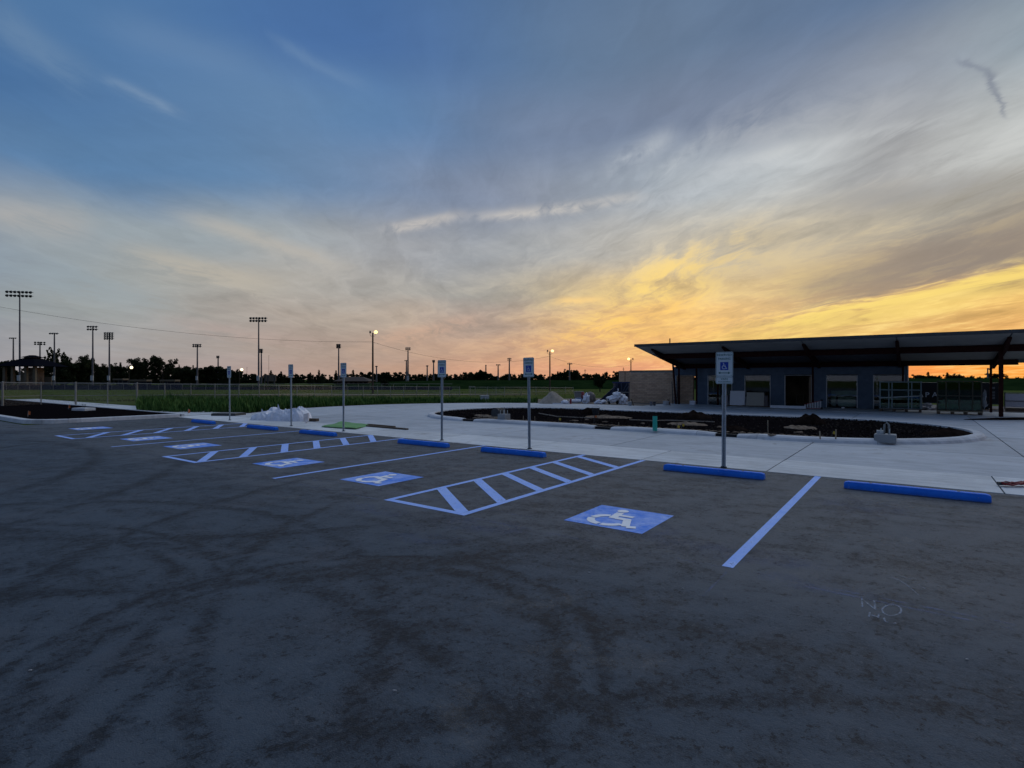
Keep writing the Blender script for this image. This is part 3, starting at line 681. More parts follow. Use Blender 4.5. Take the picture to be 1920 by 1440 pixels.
for c in cuts:
    a, b = u + .35, c - .9
    n = max(1, round((b - a) / 3.05)); 
    for i in range(n): kerb_run(a + (b - a) * i / n + .006, a + (b - a) * (i + 1) / n - .006)
    kerb_run(b + .006, c - .33, sc0=1, sc1=.75); kerb_run(c + .33, c + .9, sc0=.75, sc1=1); u = c + .55
    (p, nv) = isl(c, -.19); MB().box((p[0], p[1], .05), (.64, .12, .085), rz=math.atan2(nv[1], nv[0]) + math.pi / 2).build('kerb_inlet', black, isle)
# left planting bed with upright kerb
bed = thing('planting_bed', None, None, (0, 0, 0), -ANG); tag(bed, kind='structure')
bo = [(-60, 6.2), (-29.4, 6.2)] + [(-29.4 + 1.6 * math.cos(R(a)), 7.8 + 1.6 * math.sin(R(a))) for a in range(-75, 1, 15)] + [(-27.8, 11.6)]
mb = MB(); 
bi = [(-60, 6.45), (-29.5, 6.45)] + [(-29.5 + 1.45 * math.cos(R(a)), 7.9 + 1.45 * math.sin(R(a))) for a in range(-75, 1, 15)] + [(-28.05, 11.75), (-60, 11.75)]
MB().sheet(bi, .10).build('mulch', mulch_m, bed)
for i in range(len(bo) - 1):
    p, q = Vector(bo[i]), Vector(bo[i + 1]); n = max(1, round((q - p).length / 3.0))
    for j in range(n):
        a = p.lerp(q, j / n); b = p.lerp(q, (j + 1) / n); d = (b - a).normalized(); nn = Vector((d.y, -d.x))
        MB().extr([(0.02, -.02), (0, .14), (-.03, .155), (-.26, .155), (-.26, -.02)], (a.x, a.y, 0), (b.x - d.x * .008, b.y - d.y * .008, 0), (nn.x, nn.y, 0)).build('kerb_segment', conc3, bed)
MB().b2(-60, -28.05, 11.76, 11.90, -.02, .13).build('kerb_segment', conc3, bed)

# levee behind the ball fields
lv = MB(); ny = 9; xr = list(range(-140, 700, 20))
for xv in xr:
    k = max(0.0, min(1.0, (xv + 60) / 30)); k = k * k * (3 - 2 * k); top = (-.6) + (1.92 + max(0, min(1.0, (xv - 60) / 60)) * .6) * k
    for j, (dy, hz) in enumerate(((0, 0), (5, .12), (12, .5), (20, .85), (26, .98), (30, 1), (40, 1), (60, .6), (90, 0))):
        lv.v.append((xv, 128 + dy - max(0, (xv - 60)) * .35, -.62 + (top + .62) * hz + .04 * noise.noise(Vector((xv * .3, dy, 0)))))
for i in range(len(xr) - 1):
    for j in range(ny - 1): lv.f.append((i * ny + j, (i + 1) * ny + j, (i + 1) * ny + j + 1, i * ny + j + 1))
tag(lv.build('levee', levee_grass, smooth=True), kind='structure')
# infield dirt bands on the far field
tag(MB().sheet([tuple(GP(x, y, -.58)[:2]) for x, y in ((300, 741), (640, 741.5), (760, 741), (990, 739.5), (990, 738.6), (700, 739.6), (480, 740), (300, 740))], -.555).build('dirt_path', mat('infield_dirt', (0.20, 0.165, 0.12), .95, .2, .6)), kind='structure')

# ================================================================== PARKING THINGS
# wheel stops
stops = [(-0.95, 0.88, 'nearest of the row, in the stall without a sign'),
         (-3.97, -2.20, 'in front of the van accessible sign'),
         (-8.63, -6.83, 'left of the nearest hatched aisle'),
         (-11.60, -9.85, 'right of the middle hatched aisle'),
         (-16.40, -14.55, 'in front of the sign beside the green board'),
         (-19.72, -17.85, 'in front of the heap of white plastic sacks'),
         (-24.07, -22.35, 'farthest of the row, beside the planting bed')]
prof_ws = [(-.085, 0), (-.085, .055), (-.058, .118), (.058, .118), (.085, .055), (.085, 0)]
ws0 = None
for a, b, lab in stops:
    if ws0 is None:
        ws0 = thing('wheel_stop', '', 'wheel stop', (0, 0, 0), 0)
        m = MB(); L = .915
        pr = [(-L, 1), (L, 1)]; 
        cs = [(-L, .86), (-L + .05, 1.0), (L - .05, 1.0), (L, .86)]
        nn = len(prof_ws)
        for x, k in cs:
            for y, z in prof_ws: m.v.append((x, y * (0.9 + .1 * (k == 1)), z * k))
        for i in range(3):
            for j in range(nn): m.f.append((i * nn + j, i * nn + (j + 1) % nn, (i + 1) * nn + (j + 1) % nn, (i + 1) * nn + j))
        m.f += [tuple(range(nn)), tuple(reversed(range(3 * nn, 4 * nn)))]
        m.build('body', stop_blue, ws0, bevel=.008)
        for x in (-.55, .55): MB().cyl((x, 0, .112), (x, 0, .1205), .022, n=12).build('anchor_pin', dark_steel, ws0)
        o = ws0
    else: o = copy_tree(ws0)
    o.location = lot((a + b) / 2, 10.55, .001); o.rotation_euler = (0, 0, -ANG + rng.uniform(-.012, .012))
    tag(o, 'blue painted concrete wheel stop, ' + lab, 'wheel stop', 'blue wheel stops along the accessible stalls')

# accessible parking signs
def make_sign(van):
    t = thing('parking_sign', '', 'sign')
    # flanged channel post with punched holes
    pm = MB(); H = 2.30
    for x0, x1, y0, y1 in ((-.016, .016, .014, .02), (-.022, -.016, -.012, .02), (.016, .022, -.012, .02), (-.041, -.022, -.012, -.006), (.022, .041, -.012, -.006)):
        pm.b2(x0, x1, y0, y1, -.05, H)
    po = pm.build('post', galv, t)
    hm = MB()
    for i in range(44): hm.cyl((0, .0135, .08 + i * .05), (0, .011, .08 + i * .05), .0055, n=6)
    tag(hm.build('punched_holes', black, po), kind='stuff')
    MB().cyl((0, 0, -.02), (0, 0, .02), .07, .055, n=14).build('footing', mat('footing', (.03, .03, .032), .9), t)
    RX = Matrix.Rotation(R(90), 4, 'X')
    def up(mb, y, z): mb.v = [(p[0], y - p[2], z + p[1]) for p in mb.v]; return mb
    zc, W, Hs = 2.085, .335, .50
    pl = up(MB().prism(rrect(W, Hs, .03), 0, .003), -.014, zc).build('panel', sign_white, t)
    def ringed(w0, h0, r, th):
        a = rrect(w0, h0, r); b = rrect(w0 - 2 * th, h0 - 2 * th, r - th * .6); n = len(a)
        return MB().add([(x, y, 0) for x, y in a + b], [(i, (i + 1) % n, n + (i + 1) % n, n + i) for i in range(n)])
    up(ringed(W - .018, Hs - .018, .024, .006), -.0185, zc).build('border', sign_green, pl)
    up(text_mb('RESERVED', .060, 0, .185, 0, .285), -.019, zc).build('lettering', sign_green, pl)
    up(text_mb('PARKING', .060, 0, .108, 0, .235), -.019, zc).build('lettering', sign_green, pl)
    up(MB().sheet([(-.08, -.118), (.08, -.118), (.08, .045), (-.08, .045)], 0), -.019, zc).build('blue_square', sign_blue, pl)
    ia = isa(.135, 0); up(ia, -.0205, zc - .037).build('wheelchair_symbol', sign_white, pl)
    ar = MB().add([(x, y, 0) for x, y in ((-.118, -.175), (-.075, -.150), (-.075, -.168), (.075, -.168), (.075, -.150), (.118, -.175), (.075, -.200), (.075, -.182), (-.075, -.182), (-.075, -.200))], [(0, 1, 2, 8, 9), (2, 3, 7, 8), (3, 4, 5, 6, 7)])
    up(ar, -.019, zc).build('arrow', sign_green, pl)
    for z in (zc + .225, zc - .222): MB().cyl((0, -.018, z), (0, -.024, z), .008, n=8).build('bolt', galv, t)
    if van:
        z2 = 1.762
        p2 = up(MB().prism(rrect(.335, .145, .03), 0, .003), -.014, z2).build('van_plaque', sign_white, t)
        up(ringed(.318, .128, .024, .005), -.0185, z2).build('border', sign_green, p2)
        up(text_mb('VAN', .058, 0, .024, 0, .135), -.019, z2).build('lettering', sign_green, p2)
        up(text_mb('ACCESSIBLE', .036, 0, -.030, 0, .25), -.019, z2).build('lettering', sign_green, p2)
    return t
signs = [(-3.13, 11.50, True, 'reserved parking sign with a van accessible plaque, nearest of the row'),
         (-7.96, 11.61, False, 'reserved parking sign second from the near end, without plaque, in front of the island middle'),
         (-11.11, 11.70, False, 'reserved parking sign third from the near end, standing left of the island tip'),
         (-15.73, 11.73, False, 'reserved parking sign standing at the edge of the green board'),
         (-19.05, 11.85, False, 'reserved parking sign standing in front of the white plastic sacks'),
         (-23.88, 11.95, False, 'reserved parking sign farthest of the row, against the tall weeds')]
sg0 = None
for s0, t0, van, lab in signs:
    if van: o = make_sign(True)
    elif sg0 is None: o = sg0 = make_sign(False)
    else: o = copy_tree(sg0)
    o.location = lot(s0, t0, .006); o.rotation_euler = (rng.uniform(-.008, .008), rng.uniform(-.008, .008), -ANG + rng.uniform(-.03, .03))
    tag(o, lab, 'sign', 'accessible parking signs along the kerb')

# ================================================================== BUILDING
TF = 38.7; s_l = sx(1264, TF); s_r = sx(1702, TF); ZT = 2.62; ZH = 2.02
bld = thing('clubhouse', 'low slate blue building with wide sloping canopy roof, unfinished', 'building', lot(s_l, TF), -ANG)
def L(s, t, z=0): return (s - s_l, t - TF, z)
def lb(mb, s0, s1, t0, t1, z0, z1): return mb.b2(s0 - s_l, s1 - s_l, t0 - TF, t1 - TF, z0, z1)
ops = [(1267, 1306), (1327, 1373), (1396, 1445), (1471, 1523), (1549, 1608), (1637, 1696)]
os_ = [(sx(a, TF), sx(b, TF)) for a, b in ops]
edges = [s_l] + [v for p in os_ for v in p] + [s_r]
for i in range(0, len(edges), 2):
    if edges[i + 1] - edges[i] > .05: lb(MB(), edges[i], edges[i + 1], TF, TF + .25, .0, ZH + .04).build('wall_pier', wall_blue, bld)
lb(MB(), s_l, s_r, TF - .002, TF + .25, ZH + .042, ZT).build('header_wall', wall_blue, bld)
lb(MB(), s_l - .02, s_r + .02, TF - .03, TF + .28, ZT, ZT + .035).build('parapet_cap', alu, bld)
lb(MB(), s_r - .25, s_r, TF + .252, TF + 5.2, .0, ZT).build('side_wall', wall_blue, bld)
lb(MB(), s_l + 1.6, s_r - .26, TF + 5.0, TF + 5.2, .0, 3.0).build('back_wall', interior, bld)
lb(MB(), sx(1340, TF), s_r - .26, TF + .75, TF + .9, ZT - .1, 2.86).build('upper_wall', interior_dark, bld)
lb(MB(), s_l + 1.6, s_r - .26, TF + .26, TF + 5.0, .02, .03).build('floor_slab', mat('int_floor', (.09, .09, .09), .8), bld)
lb(MB(), s_l + 1.7, s_r - .26, TF + .3, TF + 4.9, ZT - .12, ZT - .06).build('ceiling', interior_dark, bld)
lb(MB(), s_l + 1.55, s_l + 1.68, TF + .26, TF + 5.0, 0, ZT - .12).build('partition_wall', interior, bld)
# openings
for i, (a, b) in enumerate(os_):
    fr = MB(); d = .045
    for (x0, x1, z0, z1) in ((a, a + d, .0, ZH), (b - d, b, .0, ZH), (a + d, b - d, ZH - d, ZH)): lb(fr, x0, x1, TF - .03, TF + .09, z0 + .02, z1)
    if i == 0: lb(fr, a + .55, a + .64, TF + .5, TF + .62, .02, ZH)
    if i == 0: lb(fr, a + .85, a + .92, TF + .9, TF + 1.0, .02, ZH)
    f = fr.build('door_frame' if i in (0, 3) else 'window_frame', alu, bld)
    if i not in (0, 3):
        pg = lb(MB(), a + d, b - d, TF + .02, TF + .035, .04, ZH - d).build('pane', glass, f)
    if i in (1, 2, 4):
        for xx in (a + .01, b - .06): lb(MB(), xx, xx + .05, TF - .06, TF - .031, 1.38, 1.54).build('wall_light', mat('pale_metal', (.5, .5, .5), .4), bld)
# inside the openings: shelving, a pale board, a table frame
a, b = os_[4]
lb(MB(), a + .1, b + .5, TF + 1.6, TF + 1.64, .06, 1.05).build('inner_board', mat('pale_green_board', (.55, .68, .58), .8), bld)
tb = MB(); 
for s0, s1 in ((a + .45, a + 1.5),):
    for x in (s0, s1): tb.cyl(L(x, TF + 1.0, .05), L(x, TF + 1.0, .72), .022); tb.cyl(L(x, TF + 1.45, .05), L(x, TF + 1.45, .72), .022)
    tb.cyl(L(s0, TF + 1.0, .72), L(s1, TF + 1.0, .72), .022); tb.cyl(L(s0, TF + 1.45, .72), L(s1, TF + 1.45, .72), .022)
tb.build('table_frame', dark_steel, bld)
a, b = os_[1]
for k in range(9):
    x = a + .1 + k * .17; lb(MB(), x, x + .12, TF + .8, TF + 1.0, .05, .5 + .6 * rng.random()).build('stored_roll', mat('stored_%d' % (k % 3), ((.10, .11, .11), (.07, .08, .06), (.16, .16, .14))[k % 3], .8), bld)
a, b = os_[3]
lb(MB(), b - .20, b - .07, TF + .12, TF + .9, .05, ZH - .1).build('door_leaf', mat('pale_door', (.26, .20, .15), .7), bld)
dm = MB()
for x0, x1, z0, z1 in ((.35, .39, .1, .75), (.75, .79, .1, .75), (.35, .79, .72, .76), (.35, .79, .1, .14)): lb(dm, a + x0, a + x1, TF + 2.0, TF + 2.05, z0, z1)
dm.build('inner_frame', mat('pale_frame', (.16, .14, .11), .7), bld)
# roof: slab falling to the back, soffit below, rafters, beams, columns
TR0, TR1 = 32.0, 39.6; sR0 = sx(1190, TR0); sR1 = sx(1990, TR0)
def zr(t): return 3.80 - (t - TR0) * .152
def slab(s0, s1, t0, t1, d0, d1):
    m = MB(); m.add([L(s, t, zr(t) + d) for d in (d0, d1) for s, t in ((s0, t0), (s1, t0), (s1, t1), (s0, t1))], [(3, 2, 1, 0), (4, 5, 6, 7), (0, 1, 5, 4), (1, 2, 6, 5), (2, 3, 7, 6), (3, 0, 4, 7)]); return m
slab(sR0, sR1, TR0, TR1, 0.0, .10).build('roof', roof_m, bld)
slab(sR0 - .02, sR1, TR0 - .03, TR0 - .003, -.03, .125).build('fascia', dark_steel, bld)
ss = [sR0 + .06, sx(1226, 33), sx(1358, 33), sx(1508, 33), sx(1682, 33), sx(1892, 33), sR1 - .05]
for a, b in zip(ss, ss[1:]):
    slab(a + .03, b - .03, TR0 + .04, 34.35, -.035, -.004).build('soffit_panel', soffit, bld)
    if a > sx(1650, 36): slab(a + .03, b - .03, 34.65, 38.2, -.035, -.004).build('soffit_panel', soffit, bld)
for s0 in ss[1:-1]:
    m = MB(); m.add([L(s0 + x, t, zr(t) + d) for t, dd in ((TR0 + .7, -.12), (34.3, -.36), (TR1 - .2, -.34)) for x, d in ((-.07, -.037), (.07, -.037), (.07, dd), (-.07, dd))],
        [(0, 1, 2, 3), (8, 11, 10, 9)] + [(i * 4 + j, (i + 1) * 4 + j, (i + 1) * 4 + (j + 1) % 4, i * 4 + (j + 1) % 4) for i in range(2) for j in range(4)]); m.build('rafter', red_steel, bld)
for t, d in ((34.5, .34), (38.35, .32)):
    lb(MB(), sx(1238, t) if t < 37 else sx(1268, t), ss[-2] + (1.2 if t < 36 else .9), t - .08, t + .08, zr(t) - d, zr(t) - .04).build('purlin_beam', red_steel, bld)
# dark framed clerestory rails
for z, c in ((2.75, 0), (2.95, 1)): lb(MB(), sx(1345, TF), s_r - .3, TF + .6 + c * .3, TF + .64 + c * .3, z, z + .03).build('clerestory_rail', alu, bld)
for s0, t0, lean, ztop in ((sx(1267.5, 37.9), 37.9, -.22, zr(37.9) - .1), (sx(1273, 38.0), 38.0, 0, zr(38) - .3), (sx(1306, 38.4), 38.4, 0, zr(38.4) - .1), (sx(1328, 38.95), 38.95, 0, zr(39) - .05),
                           (sx(1346, 38.3), 38.3, 0, zr(38.3) - .3), (sx(1524, 38.3), 38.3, 0, zr(38.3) - .3), (sx(1693, 38.3), 38.3, 0, zr(38.3) - .3), (3.19, 38.34, 0, zr(38.34) - .3), (3.23, 34.5, 0, zr(34.5) - .3)):
    wv = .10 if t0 > 35 else .16
    MB().bar(L(s0, t0, .0 if t0 < 38.7 else ZT), L(s0 + lean, t0, ztop), wv, wv).build('column', red_steel, bld)
for px, w0, h0 in ((1328, .30, .14), (1421, .32, .24), (1522, .26, .16)):
    s0 = sx(px, 33.6); lb(MB(), s0 - w0 / 2, s0 + w0 / 2, 33.5, 33.8, zr(33.6) + .10, zr(33.6) + .12 + h0).build('roof_curb', dark_steel, bld)
s0 = sx(1510, 33.4); MB().cyl(L(s0, 33.4, zr(33.4) + .1), L(s0, 33.4, zr(33.4) + .22), .13, .03).cyl(L(s0, 33.4, zr(33.4) + .2), L(s0, 33.4, zr(33.4) + .36), .025).build('roof_vent', galv, bld)
s0 = sx(1256, 34); MB().cyl(L(s0, 34, zr(34) + .1), L(s0, 34, zr(34) + .85), .035).build('vent_pipe', wood_pole, bld)

# brick screen wall: every brick its own piece
bs0, bs1 = sx(1181, 37.2), sx(1266, TF + .4); BT = TF + .35
bw = thing('brick_wall', 'brown brick wall at the left end of the blue building', 'wall', lot(sx(1181, BT), BT), -ANG)
s_b0 = 0.0; W0 = sx(1300, BT) - sx(1181, BT); HB = zt(1220, 695.5, BT)
MB().b2(0, W0, .06, .22, 0, HB).build('mortar_backing', mortar, bw)
MB().b2(-.03, W0, -.02, .24, HB, HB + .05).build('coping', dark_steel, bw)
bh, bl = .132, .385; nrow = int(HB / bh); prot = {}
for r in range(nrow):
    k = 0; x = -(bl / 2 if r % 2 else 0)
    while x < W0:
        x0, x1 = max(x, 0) + .006, min(x + bl, W0) - .006
        if x1 - x0 > .05:
            key = (round(x1 - x0, 3), rng.randrange(4))
            z0 = r * bh + .006
            if key not in prot:
                prot[key] = MB().b2(0, x1 - x0, 0, .075, 0, bh - .012).build('brick', brick_m[key[1]], bw, bevel=.004); o = prot[key]
            else: o = prot[key].copy(); COL.objects.link(o)
            o.location = (x0, rng.uniform(-.004, .004), z0)
        x += bl
# brick piers farther back
for px, lab in ((1166, 'short brick pier behind the navy steel frame, left one'), (1176, 'short brick pier behind the navy steel frame, right one')):
    p = PT(px, 0, 48); bs = Vector((p.x, 48, -.1)); one(MB().box((p.x, 48, 1.15), (.42, .42, 2.5)).box((p.x, 48, 2.44), (.5, .5, .08)), 'brick_pier', brick_m[1], lab, 'pier', bs)

# leaning ladder at the building corner
ls = sx(1260, 37.9)
ld = thing('leaning_ladder', 'dark ladder leaning on the brick wall at the corner of the blue building', 'ladder', lot(ls, 37.8), -ANG)
for dx in (-.0, .36): MB().bar((dx + .1, 0, .02), (dx - .28, .85, 1.6), .05, .03).build('rail', dark_steel, ld)
for k in range(6): f = (k + 1) / 7; MB().bar((.1 - .38 * f, .85 * f, .02 + 1.58 * f), (.46 - .38 * f, .85 * f, .02 + 1.58 * f), .03).build('rung', dark_steel, ld)

# boards and boxes leaning by the windows
def board(name, px0, px1, pyt, pyb, t, m, label, cat, th=.03, lean=.16):
    s0, s1 = sx(px0, t), sx(px1, t); zt0 = zt((px0 + px1) / 2, pyt, t)
    o = MB(); h = zt0 - .02
    o.add([(0, 0, 0), (s1 - s0, 0, 0), (s1 - s0, th, 0), (0, th, 0), (0, lean, h), (s1 - s0, lean, h), (s1 - s0, lean + th, h), (0, lean + th, h)], [(3, 2, 1, 0), (4, 5, 6, 7), (0, 1, 5, 4), (1, 2, 6, 5), (2, 3, 7, 6), (3, 0, 4, 7)])
    b = o.build(name, m); b.location = lot(s0, t, .022); b.rotation_euler = (0, 0, -ANG); return tag(b, label, cat)
board('white_board', 1368, 1396, 733, 761, 37.6, white_board, 'white sheet board leaning on boxes before the building', 'board')
board('beige_board', 1399, 1432, 736, 763, 37.5, beige_board, 'beige sheet board right of the white board', 'board')
def crate(px0, px1, pyt, t, m, label, z0=.02, d=.5):
    s0, s1 = sx(px0, t), sx(px1, t); h = zt((px0 + px1) / 2, pyt, t) - z0
    r = thing('carton', label, 'box', lot((s0 + s1) / 2, t + d / 2, z0), -ANG, 'cartons stacked by the boards'); w0 = s1 - s0
    MB().box((0, 0, h / 2), (w0, d, h)).build('box_body', m, r, bevel=.008); MB().b2(-.03, .03, -d / 2 - .003, d / 2 + .003, h, h + .003).build('tape', beige_board, r); return h
h = crate(1352, 1366, 752, 38.0, card, 'lower grey carton left of the white board'); crate(1352, 1365, 741.5, 38.0, card, 'upper grey carton left of the white board', .03 + h)
h = crate(1432, 1438, 754, 38.0, card, 'lower grey carton right of the beige board'); crate(1432, 1437, 742, 38.0, card, 'upper grey carton right of the beige board', .03 + h)
h = crate(1396, 1402, 752, 38.0, white_board, 'lower white carton between the white and beige boards'); crate(1396, 1401, 744, 38.0, white_board, 'upper white carton between the white and beige boards', .03 + h)
# plank under the boards
one(MB().box(lot(sx(1400, 37.3), 37.35, .05), (2.9, .28, .05), rz=-ANG), 'plank', timber, 'dark plank lying on the ground under the leaning boards', 'plank', lot(sx(1400, 37.3), 37.35, .025))
# white box pair
for z0, hh, lab in ((.02, .14, 'lower white foam slab by the first doorway'), (.17, .13, 'upper white foam slab by the first doorway')):
    p = lot(sx(1299, 37.6), 37.6, z0); one(MB().box(p + Vector((0, 0, hh / 2)), (.36, .3, hh), rz=-ANG), 'foam_slab', white_board, lab, 'slab', p, bevel=.01)
# white pipe lengths on the ground
for k, (t, z, lab) in enumerate(((36.2, .07, 'front white trim length lying before the open doorway'), (36.34, .07, 'back white trim length lying before the open doorway'), (36.27, .15, 'top white trim length lying before the open doorway'))):
    a, b = lot(sx(1444, t), t, z), lot(sx(1511, t), t, z); one(MB().bar(a, b, .12, .075), 'trim_length', white_board, lab, 'trim', a, bevel=.008)
# folded step ladder lying on its side
t = 36.6; s0 = sx(1508, t); s1 = sx(1540, t)
ld2 = thing('folded_ladder', 'red and silver step ladder lying on its side by the doorway', 'ladder', lot(s0, t, .022), -ANG); wv = s1 - s0
MB().bar((0, 0, .03), (wv, 0, .03), .06, .03).build('rail', red_m, ld2); MB().bar((0, 0, .26), (wv, 0, .50), .06, .03).build('rail', red_m, ld2)
for k in range(7): f = (k + .35) / 6.7; MB().bar((wv * f, 0, .04), (wv * f, 0, .26 + .24 * f), .075, .03, up=(0, 1, 0)).build('step', mat('ladder_aluminium', (.42, .43, .46), .5, .1), ld2)
MB().box((wv + .02, 0, .52), (.12, .1, .09)).build('top_cap', black, ld2); MB().box((wv + .02, 0, .06), (.1, .1, .1)).build('foot_cap', black, ld2)
# small white thing by window
p = lot(sx(1581, 37.9), 37.9, .02); one(blob(p + Vector((0, 0, .05)), (.10, .08, .06), 3, .2, .1, 2), 'crumpled_wrapper', white_plastic, 'small crumpled white wrapper before the third window', 'wrapper', p)

# glass crates
def glass_crate(px0, px1, pyt, t, d, green, label):
    s0, s1 = sx(px0, t), sx(px1, t); wv = s1 - s0; h = zt((px0 + px1) / 2, pyt, t)
    r = thing('glass_crate', label, 'crate', lot(s0, t, .022), -ANG)
    fm = alu if not green else mat('crate_timber', (.060, .056, .042), .85)
    steel = mat('crate_pale_steel', (.16, .215, .235), .5, .1) if not green else fm
    for x in ((0, .22 * wv, .30 * wv, .70 * wv, .78 * wv, wv) if not green else (0, .2 * wv, .5 * wv, .8 * wv, wv)): MB().bar((x, 0, .16), (x, .1, h), .07 if not green else .05, .05).build('upright', steel, r)
    for z in ((.17, h - .03, h * .72) if not green else (.2, h * .55, h - .03)): MB().bar((-.04, .03, z), (wv + .04, .03, z), .035, .05).build('cross_rail', steel, r)
    if not green: MB().bar((-.05, -.03, h * .45), (wv * .98, -.03, h * .53), .03, .055).build('strap', mat('pale_strap', (.30, .33, .33), .7), r)
    for k in range(3): MB().b2(.03, wv - .03, .14 + k * .05, .158 + k * .05, .19, h - .06).build('glass_sheet', green_glass, r)
    for x in (0.04, .35 * wv, .65 * wv, wv - .04): MB().b2(x - .06, x + .06, -.1, d, 0.0, .13).build('pallet_block', timber, r)
    MB().b2(-.05, wv + .05, -.12, d + .02, .131, .165).build('pallet_deck', timber if not green else pale_timber, r)
    MB().bar((0, d, .17), (0, .1, h - .05), .05).build('brace', steel, r); MB().bar((wv, d, .17), (wv, .1, h - .05), .05).build('brace', steel, r)
glass_crate(1650, 1727, 716, 36.1, .7, False, 'pale steel crate of glass sheets by the right end of the building')
glass_crate(1758, 1841, 714.5, 35.1, .8, True, 'dark timber crate of green glass sheets under the canopy')
# crumpled film at the crate sides
for px, py, t, sz, lab in ((1726, 752, 36.3, .22, 'torn white film on the pale glass crate'), (1846, 748, 35.3, .20, 'torn white film on the green glass crate')):
    p = PT(px, py, yt(px, t)); b0 = Vector((p.x, p.y, .02)); one(blob(p, (.07, .07, .42), px, .5, .3, 3, False, 3), 'torn_film', mat('dull_film', (.22, .24, .25), .5, .3), lab, 'film', b0)
for px, py, lab in ((1733, 764, 'crumpled pale sheet between the two glass crates'),):
    p = GP(px, py + 4); one(blob(p + Vector((0, 0, .1)), (.5, .3, .2), 9, .5, .2, 3), 'crumpled_sheet', mat('dull_sheet', (.26, .26, .27), .6, .3), lab, 'sheet', p)
# black box trailer with white lettering behind the crates
t = 42.0; s0, s1 = sx(1690, t), sx(1876, t); h = zt(1780, 717.5, t); p0 = lot(s0, t)
tr = thing('black_trailer', 'black box trailer with white letters behind the glass crates', 'trailer', p0, -ANG)
MB().b2(0, s1 - s0, 0, 2.2, .32, h).build('body', black, tr, bevel=.03)
MB().b2(.05, s1 - s0 - .05, -.012, -.002, .31, .36).build('trim', dark_steel, tr)
for x in (1.2, 2.1): 
    wl = MB().cyl((x + (s1 - s0) * .4, .05, .32), (x + (s1 - s0) * .4, .25, .32), .31, n=20).build('tyre', mat('tyre', (.012, .012, .012), .9), tr)
    MB().cyl((x + (s1 - s0) * .4, .04, .32), (x + (s1 - s0) * .4, .06, .32), .16, n=16).build('rim', galv, wl)
for ch, px in zip('AAPAOY', (1712, 1726, 1738.5, 1753, 1767, 1781)):
    x = sx(px, t) - s0; zc = zt(px, 740.5, t); mbt = text_mb(ch, .42, x, zc, 0); mbt.v = [(p[0], -.006, p[1]) for p in mbt.v]; mbt.build('letter', mat('dull_white', (.42, .44, .46), .6), tr)
for k, py in enumerate((727, 735.5, 741, 746)):
    x = sx(1862, t) - s0; MB().b2(x - .06, x + .08, -.012, -.004, zt(1862, py, t) - .07, zt(1862, py, t) + .05).build('decal', mat('dull_decal', (.10, .10, .10), .7), tr)
# white site wall / screen at far right
t = 44; s0, s1 = sx(1884, t), sx(2050, t); p0 = lot(s0, t)
ws = thing('white_screen_fence', 'white screened fence at the right edge beyond the canopy', 'fence', p0, -ANG); h = zt(1900, 738, t)
MB().b2(0, s1 - s0, .03, .05, .12, h).build('screen', mat('screen_white', (.50, .46, .48), .8, .06), ws)
for x in (0.0, 1.25, 2.9, 4.4, 6): MB().cyl((x, 0, 0), (x, 0, h + .08), .03).build('post', dark_steel, ws)
for z in (h + .04, h * .52): MB().cyl((0, 0, z), (s1 - s0, 0, z), .018).build('rail', dark_steel, ws)
for k, (px, py) in enumerate(((1895, 770), (1910, 776))):
    pass
one(heap(GP(1895, 787), 2.2, .35, .10, 4), 'soil_ridge', soil, 'low dark soil ridge by the right canopy column', 'soil', GP(1895, 787))
p0 = lot(sx(1885, 40), 40); one(MB().bar(lot(sx(1885, 40), 40, .12), lot(sx(2000, 40), 40, .12), .25, .2), 'timber_baulk', timber, 'long dark timber on the ground at the right edge', 'timber', p0)

# ================================================================== ISLAND THINGS
def on_isl(px, py, z=.10): return GP(px, py, z)
def pole_base(px, py, wd, h, label, bolts):
    p = on_isl(px, py); r = thing('lamp_base', label, 'footing', p, -ANG, 'concrete lamp footings in the island')
    MB().box((0, 0, h / 2 - .03), (wd, wd, h + .06)).build('footing_block', mat_concrete('footing_concrete', (.26, .275, .285)) if 'footing_concrete' not in MATS else MATS['footing_concrete'], r, bevel=.012)
    for x, y in ((-.1, -.1), (.1, -.1), (.1, .1), (-.1, .1)): MB().cyl((x, y, h), (x, y, h + .15), .012, n=6).build('anchor_bolt', galv, r)
    if bolts == 1: MB().cyl((.02, 0, h), (.02, 0, h + .27), .022).build('conduit', mat('pale_conduit', (.17, .18, .18), .6), r)
    else: MB().tube([(-.03, 0, h), (-.02, 0, h + .26), (.03, 0, h + .32), (.08, 0, h + .26), (.09, 0, h)], .03).build('conduit', mat('pale_conduit', (.17, .18, .18), .6), r); MB().box((-.12, 0, h + .05), (.16, .12, .1)).build('junction_box', galv, r)
pole_base(945, 788, .38, .26, 'concrete lamp footing with a bare conduit, left end of the island', 1)
pole_base(1660, 825.5, .50, .17, 'concrete lamp footing with a bent conduit, right end of the island', 2)
for px, py, rx, ry, h, lab, m in ((1107, 776, .50, .35, .30, 'dark soil heap beside the bucket, middle of the island', soil), (1303, 784, .85, .55, .32, 'dark soil heap left of the van sign at the island back', soil),
        (1520, 795, .58, .42, .36, 'blocky dark soil heap at the island back, right of the van sign', soil), (1778, 815, .85, .5, .20, 'wide dark soil heap at the right tip of the island', soil), (1374, 806, .55, .35, .16, 'small brown soil heap at the kerb behind the van sign', soil)):
    p = on_isl(px, py); one(heap(p - Vector((0, 0, .02)), rx, ry, h, px, peak=2.6 if px in (1520, 1107) else 1.7, rough=.28, n=30), 'soil_heap', m, lab, 'soil heap', p, group='soil heaps on the island', smooth=False)
